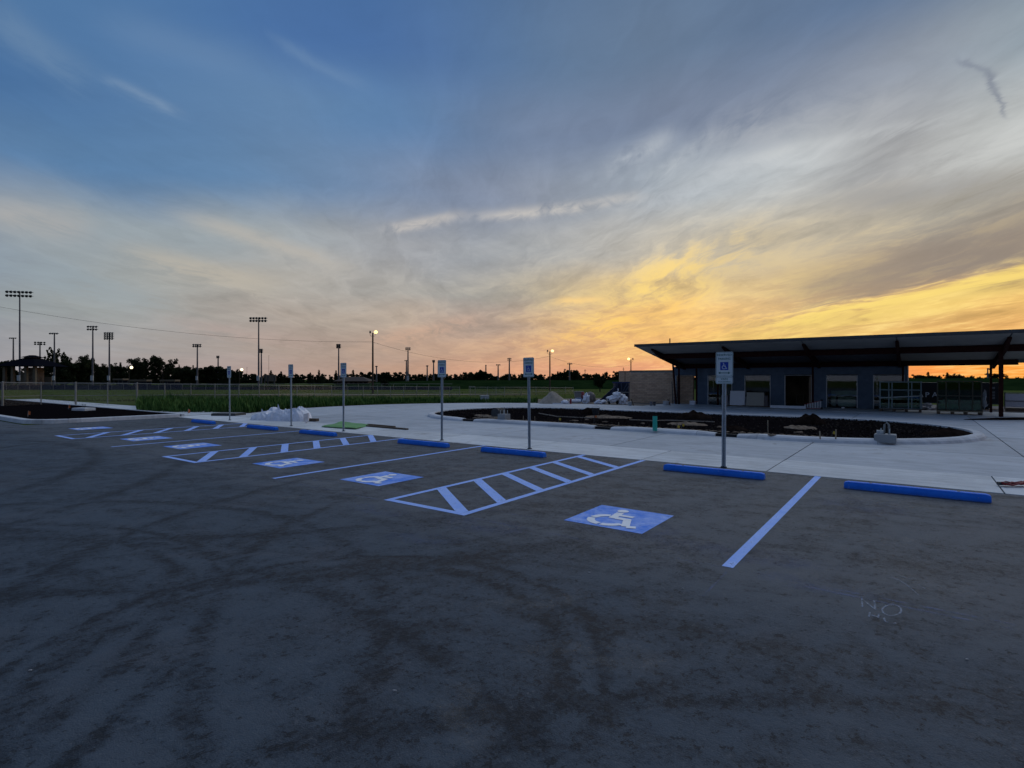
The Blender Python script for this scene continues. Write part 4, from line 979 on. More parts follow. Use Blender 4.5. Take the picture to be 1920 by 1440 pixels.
for px, py, rx, ry, lab in ((1140, 782, 1.1, .5, 'pale sand patch beside the bucket on the mulch'), (1288, 795, .75, .42, 'pale sand patch in front of the soil heap left of the van sign'), (1500, 802, .55, .45, 'pale sand patch below the blocky soil heap'), (915, 781, 1.5, .28, 'long pale sand trail at the left end of the island')):
    p = on_isl(px, py, .12); mbh = heap((0, 0, 0), rx, ry, .05, px * 3, 34, rough=1.2, peak=2); o = mbh.build('sand_patch', sand_patch); o.location = p; o.rotation_euler = (0, 0, -ANG + (.25 if px != 915 else -.45)); tag(o, lab, 'sand', 'sand patches on the mulch')
# drum
p = on_isl(934, 783); dr = thing('black_drum', 'round black drum lying at the left end of the island', 'drum', p, -ANG)
MB().cyl((0, -.2, .2), (0, .25, .2), .22, n=22).build('drum_shell', black, dr, smooth=False); 
for y in (-.19, 0, .24): MB().cyl((0, y - .012, .2), (0, y + .012, .2), .228, n=22).build('hoop', dark_steel, dr)
# bucket
p = on_isl(1117, 777); bk = thing('black_bucket', 'dark bucket standing on the mulch beside a soil heap', 'bucket', p)
MB().cyl((0, 0, 0), (0, 0, .3), .15, .19, 18, cap=False).cyl((0, 0, 0), (0, 0, .01), .15, n=18).build('bucket_shell', mat('bucket_grey', (.03, .035, .04), .5), bk); MB().tube([(-.19, 0, .29), (-.15, 0, .36), (0, 0, .40), (.15, 0, .36), (.19, 0, .29)], .008).build('handle', galv, bk)
# teal pipe
p = on_isl(1228, 806.5); tp = thing('teal_pipe', 'upright teal plastic pipe at the island front edge', 'pipe', p)
MB().cyl((0, 0, -.02), (0, 0, .46), .075, n=20, cap=False).cyl((0, 0, -.02), (0, 0, .40), .066, n=20).build('pipe_wall', teal, tp); MB().cyl((0, 0, .445), (0, 0, .462), .078, n=20, cap=False).build('rim', teal, tp)
# stakes and flags
def stake(px, py, h, m, label, flag=None, lean=0.0):
    p = on_isl(px, py); r = thing('survey_stake', label, 'stake', p)
    MB().bar((0, 0, -.04), (lean, 0, h), .035 if flag is None else .012, .02).build('stick', pale_timber if flag is None else m, r)
    if flag: MB().add([(lean, 0, h), (lean + .09, .02, h - .03), (lean + .08, .03, h - .11), (lean, 0, h - .09)], [(0, 1, 2, 3)]).build('flag', flag, r)
for px, py, h, fl, lab in ((981, 790, .22, None, 'short wooden stake left of the second sign post'), (1003, 790, .2, None, 'short wooden stake right of the second sign post'), (990, 790, .42, None, 'tall wooden stake hidden partly by the second sign post'),
        (1046, 793, .2, yellow, 'small yellow flag in the mulch right of the second sign'), (1113, 794, .32, orange, 'leaning orange flag below the sand patch and bucket'), (1268, 806, .16, yellow, 'left of two yellow flags beside the teal pipe'), (1277, 804, .18, yellow, 'right of two yellow flags beside the teal pipe'),
        (1538, 823, .22, None, 'left of two short stakes by the kerb, right of the van sign'), (1567, 824, .28, None, 'right of two short stakes by the kerb, right of the van sign'), (1559, 818, .16, yellow, 'small yellow flag between the two short kerb stakes'), (1440, 812, .4, None, 'thin pale stake in the mulch right of the van sign'), (1160, 798, .12, None, 'tiny stake at the kerb left of the teal pipe')):
    stake(px, py, h, dark_steel, lab, fl, .04 if fl else rng.uniform(-.02, .02))
# drip line hose and small rubble
one(MB().tube([on_isl(*q, .125) for q in ((1010, 775), (1045, 781), (1090, 783), (1110, 784))], .022), 'pale_hose', mat('pale_hose', (.26, .22, .18), .8), 'pale hose lying across the mulch behind the second sign', 'hose', on_isl(1010, 775))
one(MB().tube([on_isl(*q, .13) for q in ((1180, 787), (1195, 787.5), (1225, 789), (1250, 788), (1340, 791))], .022), 'garden_string', mat('pale_hose', (.26, .22, .18), .8), 'pale cord lying on the mulch behind the teal pipe', 'cord', on_isl(1180, 787))
for k, (px, py, where) in enumerate(((1076, 790, 'between the yellow flag and the orange flag'), (1100, 788, 'left of the orange flag'), (1135, 792, 'right of the orange flag'), (1205, 795, 'just left of the teal pipe'), (1448, 817, 'by the kerb right of the thin pale stake'), (1350, 802, 'just left of the van sign post'), (1498, 812, 'below the sand patch right of the van sign'))):
    p = on_isl(px, py, .12); one(blob(p + Vector((0, 0, .02)), (rng.uniform(.08, .2), .06, .035), k + 4, .4, .2, 2), 'mulch_clod', sand_patch, 'pale clod of dirt on the mulch ' + where, 'clod', p, group='pale clods on the mulch')
# pale gravel margin along the inside of the front kerb
mg = MB()
for k in range(60):
    u = .4 + k * .22; (q, nv) = isl(u, -.42 - .05 * noise.noise(Vector((k, 0, 0)))); wq = lot(q[0], q[1], .13); mg.add(blob(wq, (.13, .05, .03), k, .4, .2, 1).v, blob(wq, (.13, .05, .03), k, .4, .2, 1).f)
tag(mg.build('sand_margin', sand_patch), 'thin pale sand margin inside the island front kerb', 'sand', kind='stuff')

# ================================================================== NEAR THE LEFT: sacks, green board, slab
def sack_mesh(rx, ry, h, k):
    n, m = 46, 30; mb = MB(); o = Vector((k * 5.1, k * 2.3, k))
    for i in range(n + 1):
        for j in range(m + 1):
            u, v = i / n * 2 - 1, j / m * 2 - 1; e = max(0.0, 1 - (abs(u) ** 2.6 + abs(v) ** 2.6)); dome = e ** .45
            p = Vector((u * rx, v * ry, 0)); w1 = noise.noise(p * 2.3 + o); r1 = 1 - abs(noise.noise(Vector((p.x * 2.6 + w1, p.y * 5.5, 0)) + o)) * 2.4; r2 = 1 - abs(noise.noise(p * 9 + o + Vector((w1 * 2, 0, 4)))) * 2.2
            z = h * dome * (.72 + .30 * w1 + .24 * r1 + .10 * r2); mb.v.append((p.x * (1 + .10 * w1), p.y * (1 + .12 * r1), max(z, 0) if e > 0 else -.01))
    for i in range(n):
        for j in range(m): a = i * (m + 1) + j; mb.f.append((a, a + m + 1, a + m + 2, a + 1))
    return mb
sacks = [(494, 789.5, .50, .40, .36, 'small white plastic sack at the left end of the sack heap', 0), (528, 790.5, .66, .45, .46, 'white plastic sack with an upturned corner, middle of the sack heap', 1), (557, 791.0, .66, .45, .52, 'large white plastic sack at the right end of the heap behind a sign post', 2), (524, 786, .75, .4, .44, 'white plastic sack at the back of the sack heap', 3)]
for px, py, rx, ry, rz_, lab, k in sacks:
    p = GP(px, py - 2.5); b = sack_mesh(rx, ry, rz_, k)
    r = thing('plastic_sack', lab, 'sack', p, -ANG * .5, 'white plastic sacks heaped at the kerb'); b.build('sack_body', white_plastic, r, smooth=False)
    if k in (0, 1, 2):
        cx = (-.15, -.25, .1)[k]; MB().add([(cx, 0, rz_ * .55), (cx + .24, .05, rz_ * .5), (cx + .08, .12, rz_ * .6), (cx + .03, .03, rz_ + (.12, .26, .1)[k])], [(0, 1, 3), (1, 2, 3), (2, 0, 3)]).build('sack_corner', white_plastic, r)
p = GP(576, 793); one(MB().add([p + Vector(q) for q in ((-.18, .1, .35), (.02, .08, .40), (.12, -.2, .12), (.04, -.28, .02), (-.1, -.15, .1), (-.16, .12, .33), (.04, .1, .38), (.14, -.18, .10), (.06, -.27, 0), (-.08, -.13, .08))], [(0, 1, 2, 3, 4), (9, 8, 7, 6, 5), (0, 5, 6, 1), (1, 6, 7, 2), (2, 7, 8, 3), (3, 8, 9, 4), (4, 9, 5, 0)]), 'paper_flap', mat('pale_paper', (.58, .52, .50), .8), 'pale paper flap hanging off the right end of the sack heap', 'paper', GP(576, 793))
p = GP(586, 790); one(MB().box(p + Vector((0, 0, .06)), (.5, .22, .12), rz=-.3), 'timber_block', timber, 'short dark timber block beside the sack heap', 'timber', p, bevel=.01)
q = [GP(603, 801.5), GP(668, 806), GP(692, 798.5), GP(640, 792)]
c0 = sum(q, Vector()) / 4; mb = MB(); n = 12
for i in range(n + 1):
    for j in range(n + 1):
        u, v = i / n, j / n; P = (q[0] * (1 - u) + q[1] * u) * (1 - v) + (q[3] * (1 - u) + q[2] * u) * v; P.z = .03 + .05 * noise.noise(P * .9) + .02; mb.v.append(P)
for i in range(n):
    for j in range(n): a = i * (n + 1) + j; mb.f.append((a, a + n + 1, a + n + 2, a + 1))
gb = one(mb, 'green_board', green_plate, 'bright green board lying flat at the kerb behind a sign post', 'board', Vector((c0.x, c0.y, 0)))
so_ = gb.modifiers.new('thickness', 'SOLIDIFY'); so_.thickness = .02; so_.offset = -1
for a, b, lab in (((688, 800), (764, 806.5), 'long dark timber right of the green board, near one'), ((690, 797.5), (740, 802), 'long dark timber right of the green board, far one')):
    A, B = GP(*a), GP(*b); A.z = B.z = .035; one(MB().bar(A, B, .10, .05), 'timber_strip', timber, lab, 'timber', Vector((A.x, A.y, .01)))
p = GP(429, 779); sl = thing('manhole_slab', 'dark raised utility slab in front of the tall weeds', 'slab', p, -.12)
MB().box((0, 0, .06), (1.25, .9, .12)).build('slab_body', mat('slab_dark', (.06, .06, .06), .9), sl, bevel=.015); MB().box((0, 0, .127), (1.15, .8, .012)).build('slab_cover', mat('slab_top', (.16, .165, .17), .8), sl)
# left bed things
p = GP(157, 769.5, .1); rk = thing('bed_footing', 'pale concrete footing at the back of the left planting bed', 'footing', p, -.3)
MB().box((0, 0, .06), (.95, .6, .16)).build('footing_block', conc3, rk, bevel=.02)
for dx in (-.08, 0, .07): MB().cyl((dx, 0, .13), (dx * 1.6, .02, .34), .012, n=6).build('anchor_bolt', dark_steel, rk)
for px, py, lab in ((52, 781, 'orange flag in the left planting bed'), (128, 767.5, 'small orange flag on the sidewalk behind the left bed'), (352, 777, 'small orange flag in front of the tall weeds')):
    p = GP(px, py, .1); r = thing('marker_flag', lab, 'flag', p); MB().cyl((0, 0, -.1), (.02, 0, .26), .006, n=5).build('stick', galv, r); MB().add([(.02, 0, .26), (.10, .03, .22), (.09, .04, .08), (.01, 0, .06)], [(0, 1, 2, 3)]).build('flag', orange, r)
# straps at right edge of the kerb
p = GP(1905, 911, .02); sp = thing('ratchet_strap', 'tangled dark red strap lying on the kerb at the right edge', 'strap', p)
pts = []; 
for k in range(60): a = k * .42; pts.append(((.24 + .10 * math.sin(k * .9)) * math.cos(a) + k * .004, .07 * math.sin(a * 1.3) , .03 + .018 * math.sin(k * 1.7) + .01))
MB().tube(pts, .014, 5).build('webbing', red_m, sp); MB().box((-.20, .03, .035), (.14, .06, .05)).build('buckle', dark_steel, sp); MB().tube([(.1, 0, .05), (.35, .1, .13), (.7, .2, .18)], .012, 5).build('loose_end', red_m, sp)
# pebbles on the asphalt
for k, (px, py, where) in enumerate(((1813, 1238, 'nearest the right edge'), (57, 1259, 'nearest the left edge'), (740, 1297, 'low in the picture left of centre'), (1105, 1075, 'in front of the nearest wheelchair panel'), (1280, 1105, 'left of the near end of the right blue line'))):
    p = GP(px, py); one(blob(p + Vector((0, 0, .008)), (.011, .006, .004), k, .5, .2, 2), 'pebble', mat('pebble', (.30, .30, .30), .9), 'tiny pale pebble on the asphalt ' + where, 'pebble', p, group='pebbles on the asphalt')

# ================================================================== SITE MATERIALS BEYOND THE DRIVE
def gz(px, py, z=0.0): return GP(px, py, z)
p = gz(1037, 757.5); one(heap(p + Vector((0, .9, -.02)), 1.15, .9, .90, 11, 30, .10, 1.25), 'sand_pile', sand, 'pale conical sand pile beyond the drive', 'sand pile', p + Vector((0, .9, 0)), smooth=True)
p = gz(1078, 755.5); pr = thing('wrapped_roll', 'white wrapped roll lying right of the sand pile', 'roll', p, .05)
MB().cyl((-.42, 0, .13), (.42, 0, .13), .13, n=16).build('roll', white_plastic, pr); MB().cyl((.421, 0, .13), (.43, 0, .13), .06, n=12).build('core', black, pr)
p = gz(1085, 753); one(MB().box(p + Vector((0, .2, .12)), (.55, .4, .24)).box(p + Vector((.05, .2, .26)), (.4, .3, .05)), 'blue_parcel', mat('pale_blue', (.26, .34, .50), .6), 'pale blue wrapped parcel behind the white roll', 'parcel', p, bevel=.02)
p = gz(1086, 751.5); bn = thing('plastic_bin', 'pale grey plastic bin behind the white roll', 'bin', p)
MB().box((0, .2, .36), (.62, .5, .72), taper=1.18).build('bin_shell', mat('bin_grey', (.22, .22, .21), .6), bn, bevel=.03); MB().box((0, .2, .74), (.78, .64, .05)).build('lid', mat('bin_lid', (.17, .17, .165), .6), bn)
p = gz(1092, 752.5); bg_ = thing('golf_bag', 'upright dark red bag beside the plastic bin', 'bag', p); MB().cyl((0, 0, 0), (.05, .1, .72), .11, .12, 14).build('bag_tube', red_m, bg_, smooth=True); MB().tube([(-.02, -.1, .6), (-.06, -.2, .4), (-.02, -.12, .15)], .02).build('strap', black, bg_)
p = gz(1100, 756); one(blob(p + Vector((0, .2, .22)), (.22, .25, .45), 21, .5, .2, 4), 'white_tarpaulin', white_plastic, 'crumpled white tarpaulin draped right of the roll', 'tarpaulin', p, smooth=True)
p = gz(1108, 755.5); one(blob(p + Vector((0, .5, .32)), (.45, .35, .5), 31, .2, .1, 3), 'grey_bundle', mat('bundle_grey', (.17, .15, .14), .8, .3), 'brown grey bundle behind the white tarpaulin', 'bundle', p, smooth=True)
p = gz(1127, 757.3); one(blob(p + Vector((0, .15, .10)), (.40, .22, .18), 41, .4, .2, 4), 'white_sheet', white_plastic, 'low crumpled white sheet left of the black cart', 'sheet', p, smooth=True)
p = gz(1060, 757.5); one(blob(p + Vector((0, .15, .10)), (.28, .15, .16), 44, .4, .2, 3), 'white_rag_heap', white_plastic, 'small white heap at the right foot of the sand pile', 'heap', p, smooth=True)
p = gz(1070, 757.5); one(MB().cyl(p, p + Vector((0, 0, .36)), .07, n=10), 'red_canister', red_m, 'small dark red canister in front of the white roll', 'canister', p)
p = gz(1046, 757.6); one(MB().box(p + Vector((0, .05, .035)), (.75, .12, .07)), 'white_batten', white_board, 'thin white batten at the foot of the sand pile', 'batten', p)
ct = thing('debris_cart', 'black cart piled with white bags before the navy frame', 'cart', gz(1150, 757.8))
MB().box((0, .2, .32), (.72, .45, .32), taper=1.12).build('tub', black, ct, bevel=.02)
for x in (-.28, .28): MB().cyl((x, -.04, .1), (x, .02, .1), .1, n=14).build('wheel', black, ct)
for k, (px, py, rx, rzv, lab) in enumerate(((1148, 748, .38, .24, 'left white bag piled on the black cart'), (1158, 742.5, .30, .28, 'upper white bag piled on the black cart'), (1168, 752, .34, .42, 'white bag with pinkish side right of the black cart'))):
    p = PT(px, py, 38.9); one(blob(p, (rx, .3, rzv), 50 + k, .3, .2, 4, False), 'white_bag', white_plastic, lab, 'bag', Vector((p.x, p.y, .0)), smooth=True)
p = PT(1159, 733, 39); one(MB().cyl(p, p + Vector((0, 0, .18)), .035, n=10), 'spray_can', white_board, 'tiny upright white can on top of the bag pile', 'can', p)
# navy steel frame with sloping side
nf = thing('navy_steel_frame', 'navy steel hopper frame with sloping side left of the brick wall', 'frame', Vector((PT(1150, 700, 43).x, 43, -.02)))
def nl(px, py, d=0.0): q = PT(px, py, 43 + d); return (q.x - nf.location.x, q.y - 43, q.z + .02)
MB().add([nl(1122, 752), nl(1157, 721), nl(1157, 752), nl(1122, 752, 1.6), nl(1157, 720, 1.6), nl(1157, 751, 1.6)], [(0, 1, 2), (5, 4, 3), (0, 3, 4, 1), (1, 4, 5, 2), (2, 5, 3, 0)]).build('sloping_side', navy, nf)
MB().b2(nl(1157, 720)[0], nl(1182, 720)[0], .6, 1.6, .02, nl(1160, 718)[2]).build('bin_body', navy, nf)
MB().bar(nl(1148, 717), nl(1182, 717), .06, .10).build('top_beam', mat('navy_paint', (.02, .035, .11), .6), nf)
for a, b in (((1157, 717), (1157, 757)), ((1165, 717), (1165, 757)), ((1180, 717), (1180, 757)), ((1167, 735), (1176, 719)), ((1172, 735), (1180, 722)), ((1145, 738), (1155, 724))): MB().bar(nl(*a), nl(*b), .045).build('brace', mat('navy_paint2', (.045, .06, .11), .6), nf)
MB().bar(nl(1164, 735.5), nl(1181, 735.5), .05).build('cross_rail', mat('pale_rail', (.24, .25, .27), .6), nf)
# buckets against the brick wall
def pail(px, py, r, h, m, label):
    p = gz(px, py); b = thing('pail', label, 'bucket', p, 0, 'pails by the brick wall'); MB().cyl((0, 0, 0), (0, 0, h), r * .85, r, 16).build('pail_body', m, b); MB().cyl((0, 0, h), (0, 0, h + .03), r * 1.05, n=16).build('lid', m, b); MB().tube([(-r, 0, h * .9), (-r * .6, -r * .9, h * .6), (r * .6, -r * .9, h * .6), (r, 0, h * .9)], .006, 4).build('handle', galv, b)
grey_p = mat('pail_grey', (.26, .28, .30), .5); pail(1181, 760.5, .15, .24, grey_p, 'grey pail at the left end of the brick wall'); pail(1221, 761, .10, .26, mat('pail_dull', (.15, .15, .17), .6), 'narrow dull pail before the brick wall'); pail(1227, 761, .09, .25, mat('pail_dark', (.06, .06, .07), .6), 'narrow dark pail before the brick wall'); pail(1249, 760.5, .20, .28, mat('pail_white', (.34, .36, .38), .5), 'wide white pail near the leaning ladder')
for px, lab in ((1188, 'thin dark offcut leaning by the grey pail'), (1257, 'thin dark offcut leaning by the wide white pail')):
    p = gz(px, 760.8); one(MB().bar(p, p + Vector((-.1, .25, .42)), .06, .03), 'timber_offcut', timber, lab, 'timber', p)
# white valve box in the weeds
p = gz(909, 753); vb = thing('valve_box', 'white utility box standing in the weeds beyond the drive', 'box', p, .25)
MB().box((0, 0, .2), (.62, .4, .46)).build('box_body', mat('box_white', (.40, .43, .45), .6), vb, bevel=.03); MB().box((-.02, 0, .45), (.68, .46, .06)).build('lid', mat('box_white', (.40, .43, .45), .6), vb); MB().cyl((.2, .1, .4), (.2, .1, .62), .02).build('riser', galv, vb)

# ================================================================== FENCES
def fence(pts, tops, label, name, rail_frac, thick=(), post_r=.035):
    """pts = ground points, tops = z of the post tops"""
    b0 = pts[0]; f = thing(name, label, 'fence', b0)
    for i, (p, z) in enumerate(zip(pts, tops)):
        r = post_r * (1.7 if i in thick else 1.0); MB().cyl(p - b0, Vector((p.x, p.y, z + .03)) - b0, r, n=10).build('post', galv_p, f); 
        MB().cyl(Vector((p.x, p.y, z + .03)) - b0, Vector((p.x, p.y, z + .07)) - b0, r * 1.1, r * .3, 10).build('post_cap', galv_p, f)
    mw = MB(); mw.uv = []; u = 0.0
    for i in range(len(pts) - 1):
        p, q = pts[i], pts[i + 1]; P, Q = Vector((p.x, p.y, tops[i])), Vector((q.x, q.y, tops[i + 1])); L_ = (q - p).length
        MB().cyl(P - b0, Q - b0, .021, n=6).build('top_rail', galv_p, f)
        pm, qm = p.lerp(P, rail_frac), q.lerp(Q, rail_frac); MB().cyl(pm - b0, qm - b0, .016, n=6).build('middle_rail', galv_p, f)
        o = len(mw.v); off = Vector((0, -.03, 0)) - b0
        mw.v += [tuple(p + off), tuple(q + off), tuple(Q + off), tuple(P + off)]; mw.f.append((o, o + 1, o + 2, o + 3)); mw.uv += [(u, 0), (u + L_, 0), (u + L_, (Q - q).length), (u, (P - p).length)]; u += L_
    mw.build('wire_mesh', wire_m, f); return f
galv_p = mat('fence_pipe', (.26, .255, .235), .55, .2, metal=.3)
def fp(px, pb, pt_, z=None):
    # base pixel, with the ground falling away beyond 42 m
    q = GP(px, pb)
    for _ in range(6): q = GP(px, pb, terr(q.x, q.y))
    return q, PT(px, pt_, q.y).z
L1 = [fp(x, b, t) for x, b, t in ((-150, 768, 716), (-60, 765.5, 716.5), (5, 764, 717), (77, 761, 718), (142, 760, 718), (202, 759, 718.5), (257, 758, 719), (309, 757, 720), (358, 756, 720.5), (403, 755, 721), (448, 754, 721.5), (486, 753, 722), (523, 752, 722.5), (557, 751, 722.8), (590, 750, 723), (622, 749, 723.3))]
fence([a for a, b in L1], [b for a, b in L1], 'long galvanised chain link fence with pipe rails behind the planting bed and weeds', 'chain_link_fence', .44, (2, 4, 6))
L2 = [fp(x, b, t) for x, b, t in ((622, 748, 724), (652, 747, 724), (681, 746.5, 724), (708, 746, 724.2), (732, 745.5, 724.4), (757, 745, 724.6), (781, 744.5, 725), (803, 744, 725.2), (824, 744, 725.4), (843, 743.5, 725.6), (862, 743.5, 725.8))]
fence([a for a, b in L2], [b for a, b in L2], 'far chain link fence run crossing the field behind the weeds', 'chain_link_fence', .44)
L3 = [fp(x, b, t) for x, b, t in ((882, 743, 726), (891, 743, 726), (914, 743, 726), (930, 743, 726), (946, 743, 726), (977, 742, 726), (1005, 741, 726), (1032, 740, 726.5), (1060, 739, 726.5), (1075, 738, 726.5))]
fence([a for a, b in L3], [b for a, b in L3], 'far chain link fence run and gate bays left of the sand pile', 'chain_link_fence', .44)
# low dark screened fence round the far ball field
sf = thing('screened_field_fence', 'low dark navy screened fence along the far ball field', 'fence', Vector((-110, 118, -.6)))
Y0 = 118.0
for i in range(44):
    xa = PT(-120 + i * 22, 700, Y0).x; xb = PT(-120 + (i + 1) * 22, 700, Y0).x
    MB().b2(xa + 110, xb + 110 - .03, 0, .04, .0, 1.0 if i < 21 else .62).build('screen_panel', navy if i % 3 else mat('navy_grey', (.03, .035, .05), .8), sf); MB().cyl((xa + 110, -.04, 0), (xa + 110, -.04, 1.28), .035, n=6).build('post', galv_p, sf)
MB().cyl((PT(-120, 700, Y0).x + 110, -.04, 1.28), (PT(848, 700, Y0).x + 110, -.04, 1.28), .03, n=6).build('top_rail', galv_p, sf)
# pale bleachers / dugout roofs
for px0, px1, py, lab in ((246, 280, 713.5, 'long pale dugout roof below the airy tree'), (304, 333, 713.5, 'long pale dugout roof right of the airy tree'), (217, 236, 711.3, 'thin pale dugout roof left of the airy tree')):
    a, b = PT(px0, py, 135), PT(px1, py, 135); r = thing('dugout', lab, 'dugout', Vector(((a.x + b.x) / 2, 135, -.6))); wv = b.x - a.x; h = a.z + .6
    MB().box((0, 0, h), (wv, 2.2, .42)).build('roof', tan, r, bevel=.03); MB().box((0, .9, h / 2 - .1), (wv - .3, .2, h - .2)).build('back_wall', navy, r)
    for x in (-wv / 2 + .2, 0, wv / 2 - .2): MB().cyl((x, -.9, 0), (x, -.9, h - .2), .06, n=8).build('post', dark_steel, r)

# ================================================================== LIGHT POLES
def pole_Y(py): return F * 2.4 / (py - HY)
def flood(px, top, Yd, wpx, nrow, nlamp, label, rx=0.1, cab=True, dpx=6.0):
    b = Vector(((px - 960) / F * Yd, Yd, -.6)); h = PT(px, top, Yd).z + .6; wv = wpx / F * Yd; k = Yd / F
    r = thing('floodlight_pole', label, 'light pole', b, rx, 'ball field floodlight poles')
    MB().cyl((0, 0, 0), (0, 0, h), max(.30, 2.3 * k) * .75, max(.13, 1.3 * k) * .75, 12).build('pole', pole_steel, r)
    for i in range(nrow):
        z = h - .25 - i * dpx * k
        MB().bar((-wv / 2, 0, z), (wv / 2, 0, z), .14, .12).build('crossarm', dark_steel, r)
        for j in range(nlamp):
            x = -wv / 2 + wv * (j + .5) / nlamp; sz = min(.42, wv / nlamp * .42)
            MB().cyl((x, -.1, z + .15), (x, -.55, z - .12), sz * .55, sz, 10).build('lamp_head', dark_steel, r)
    if cab: MB().box((.0, -.45, 2.6), (.7, .35, 1.5)).build('control_cabinet', galv, r)
flood(37, 546, 150, 43, 2, 7, 'tallest floodlight pole at the left edge with two wide lamp rows', .25, dpx=7)
flood(485, 595, 165, 33, 2, 6, 'tall floodlight pole with two lamp rows standing apart left of centre', 0, dpx=5)
flood(174, 611, 165, 18, 2, 4, 'floodlight pole with two lamp rows right of the pavilion', .2, dpx=5)
flood(205, 623, 175, 17, 4, 4, 'floodlight pole with four stacked lamp rows left of the airy tree', .1, dpx=3.6)
flood(102, 624, 190, 16, 1, 4, 'floodlight pole with one flat lamp row in front of the tree by the pavilion', .1)
flood(370, 645, 200, 16, 2, 4, 'floodlight pole with two short lamp rows right of the airy tree', .1, dpx=3.2)
flood(25, 633, 260, 13, 1, 4, 'small distant floodlight pole left of the tallest pole', .1, False)
flood(75, 641, 260, 18, 2, 4, 'small distant floodlight pole behind the pavilion roof', .5, False, dpx=3.4)
flood(409, 667, 280, 6, 2, 2, 'small distant floodlight pole over the dark tree row', .1, False, dpx=2.6)
flood(490, 654, 240, 7, 3, 2, 'short floodlight pole just right of the tall central left one', .1, False, dpx=2.6)
flood(635, 645, 210, 9, 3, 2, 'floodlight pole with three short rows above the fourth sign', .1, False, dpx=2.6)
flood(765, 651, 190, 10, 2, 3, 'floodlight pole with two rows right of the lit wooden pole', .1, True, dpx=3)
flood(762, 675, 260, 7, 1, 3, 'shorter floodlight pole beside the one right of the lit wooden pole', .1, False)
flood(706, 686, 280, 5, 1, 2, 'tiny distant floodlight pole just right of the lit wooden pole', .1, False)
flood(801, 685, 280, 5, 1, 2, 'tiny distant floodlight pole left of the third sign, shorter one', .1, False)
flood(813, 675, 280, 6, 2, 2, 'tiny distant floodlight pole left of the third sign, taller one', .1, False, dpx=2.4)
flood(911, 684, 280, 3, 1, 1, 'thin distant pole over the round trees right of the third sign', .1, False)
flood(934, 683, 270, 9, 1, 3, 'distant T shaped floodlight pole midway between the second and third signs', .1, False)
flood(955, 671, 260, 8, 2, 3, 'distant floodlight pole with two rows left of the second sign', .1, False, dpx=3)
flood(1068, 681, 230, 10, 1, 4, 'distant T shaped floodlight pole right of the second sign', .1, False)
flood(1852, 690, 150, 3.4, 1, 1, 'small lamp pole seen under the canopy at right', .1, False)
def lit_pole(px, top, Yd, label, side, glow=lamp_glow, wood=wood_pole, two=True, rr=.17, sc_=1.0):
    b = Vector(((px - 960) / F * Yd, Yd, -.6)); h = PT(px, top, Yd).z + .6; k = Yd / F
    r = thing('lit_lamp_pole', label, 'lamp pole', b, 0, 'lit lamp poles at the field edge'); MB().cyl((0, 0, 0), (0, 0, h), rr, rr * .7, 12).build('pole', wood, r)
    for sd in ((side, -side) if two else (side,)):
        MB().tube([(0, 0, h - .5 * sc_), (sd * .25 * sc_, 0, h - .55 * sc_), (sd * .42 * sc_, 0, h - .35 * sc_), (sd * .45 * sc_, 0, h - .1 * sc_)], .03 * sc_, 6).build('bracket', dark_steel, r)
        hd = MB().cyl((sd * .45 * sc_, .12, h - .05 * sc_), (sd * .45 * sc_, .12, h + .32 * sc_), .16 * sc_, .10 * sc_, 12).build('lamp_housing', dark_steel, r)
        if sd == side: 
            lb_ = blob((sd * .50 * sc_, -.10, h + .1 * sc_), (.30 * sc_, .16 * sc_, .27 * sc_), 1, 0, 0, 2, False).build('lamp_lens', glow, hd, smooth=True)
    return r
lit_pole(699, 624, 88, 'wooden pole with a lit amber floodlight, left of the third sign', 1)
lit_pole(1031, 659, 110, 'wooden pole with a lit amber floodlight, right of the second sign', 1, rr=.16)
lit_pole(1183, 674, 120, 'lamp pole with a lit amber head above the brick wall', -1, rr=.14)
lit_pole(242, 690, 170, 'low lamp with a bright white glow left of the airy tree', 1, lamp_white, two=False, rr=.1, sc_=1.6)
lit_pole(449, 694, 170, 'low lamp with a warm white glow right of the farthest sign', 1, lamp_white, two=False, rr=.1, sc_=1.5)
def wire(a, b, sag, label, r=.022):
    n = 36; pts = [a.lerp(b, i / n) - Vector((0, 0, sag * 4 * (i / n) * (1 - i / n))) for i in range(n + 1)]
    one(MB().tube(pts, r, 5), 'power_line', cable, label, 'wire', a)
P0 = PT(-260, 522, 70); P1 = PT(698, 641, 88); P2 = PT(1030, 668, 110); P3 = PT(1183, 684, 120)
wire(P0, P1, 2.15, 'power line sagging from the left edge to the lit wooden pole', .017)
wire(P1, P2, 2.1, 'power line sagging between the two lit wooden poles', .017)
wire(P2, P3, 1.2, 'power line from the second lit pole to the lamp above the brick wall', .017)
for px, top, Yd, lab in ((1097, 692, 200, 'bare utility post behind the sand pile trees, left one'), (1169, 689, 200, 'bare utility post left of the brick wall'), (504, 666, 420, 'very thin distant mast left of the fifth sign'), (463, 688, 400, 'short pale distant mast right of the farthest sign')):
    b = Vector(((px - 960) / F * Yd, Yd, -.6)); one(MB().cyl(b, Vector((b.x, b.y, PT(px, top, Yd).z)), .12, .08, 8).box((b.x, b.y, PT(px, top, Yd).z - .6), (.9, .1, .1)), 'utility_post', wood_pole, lab, 'post', b)

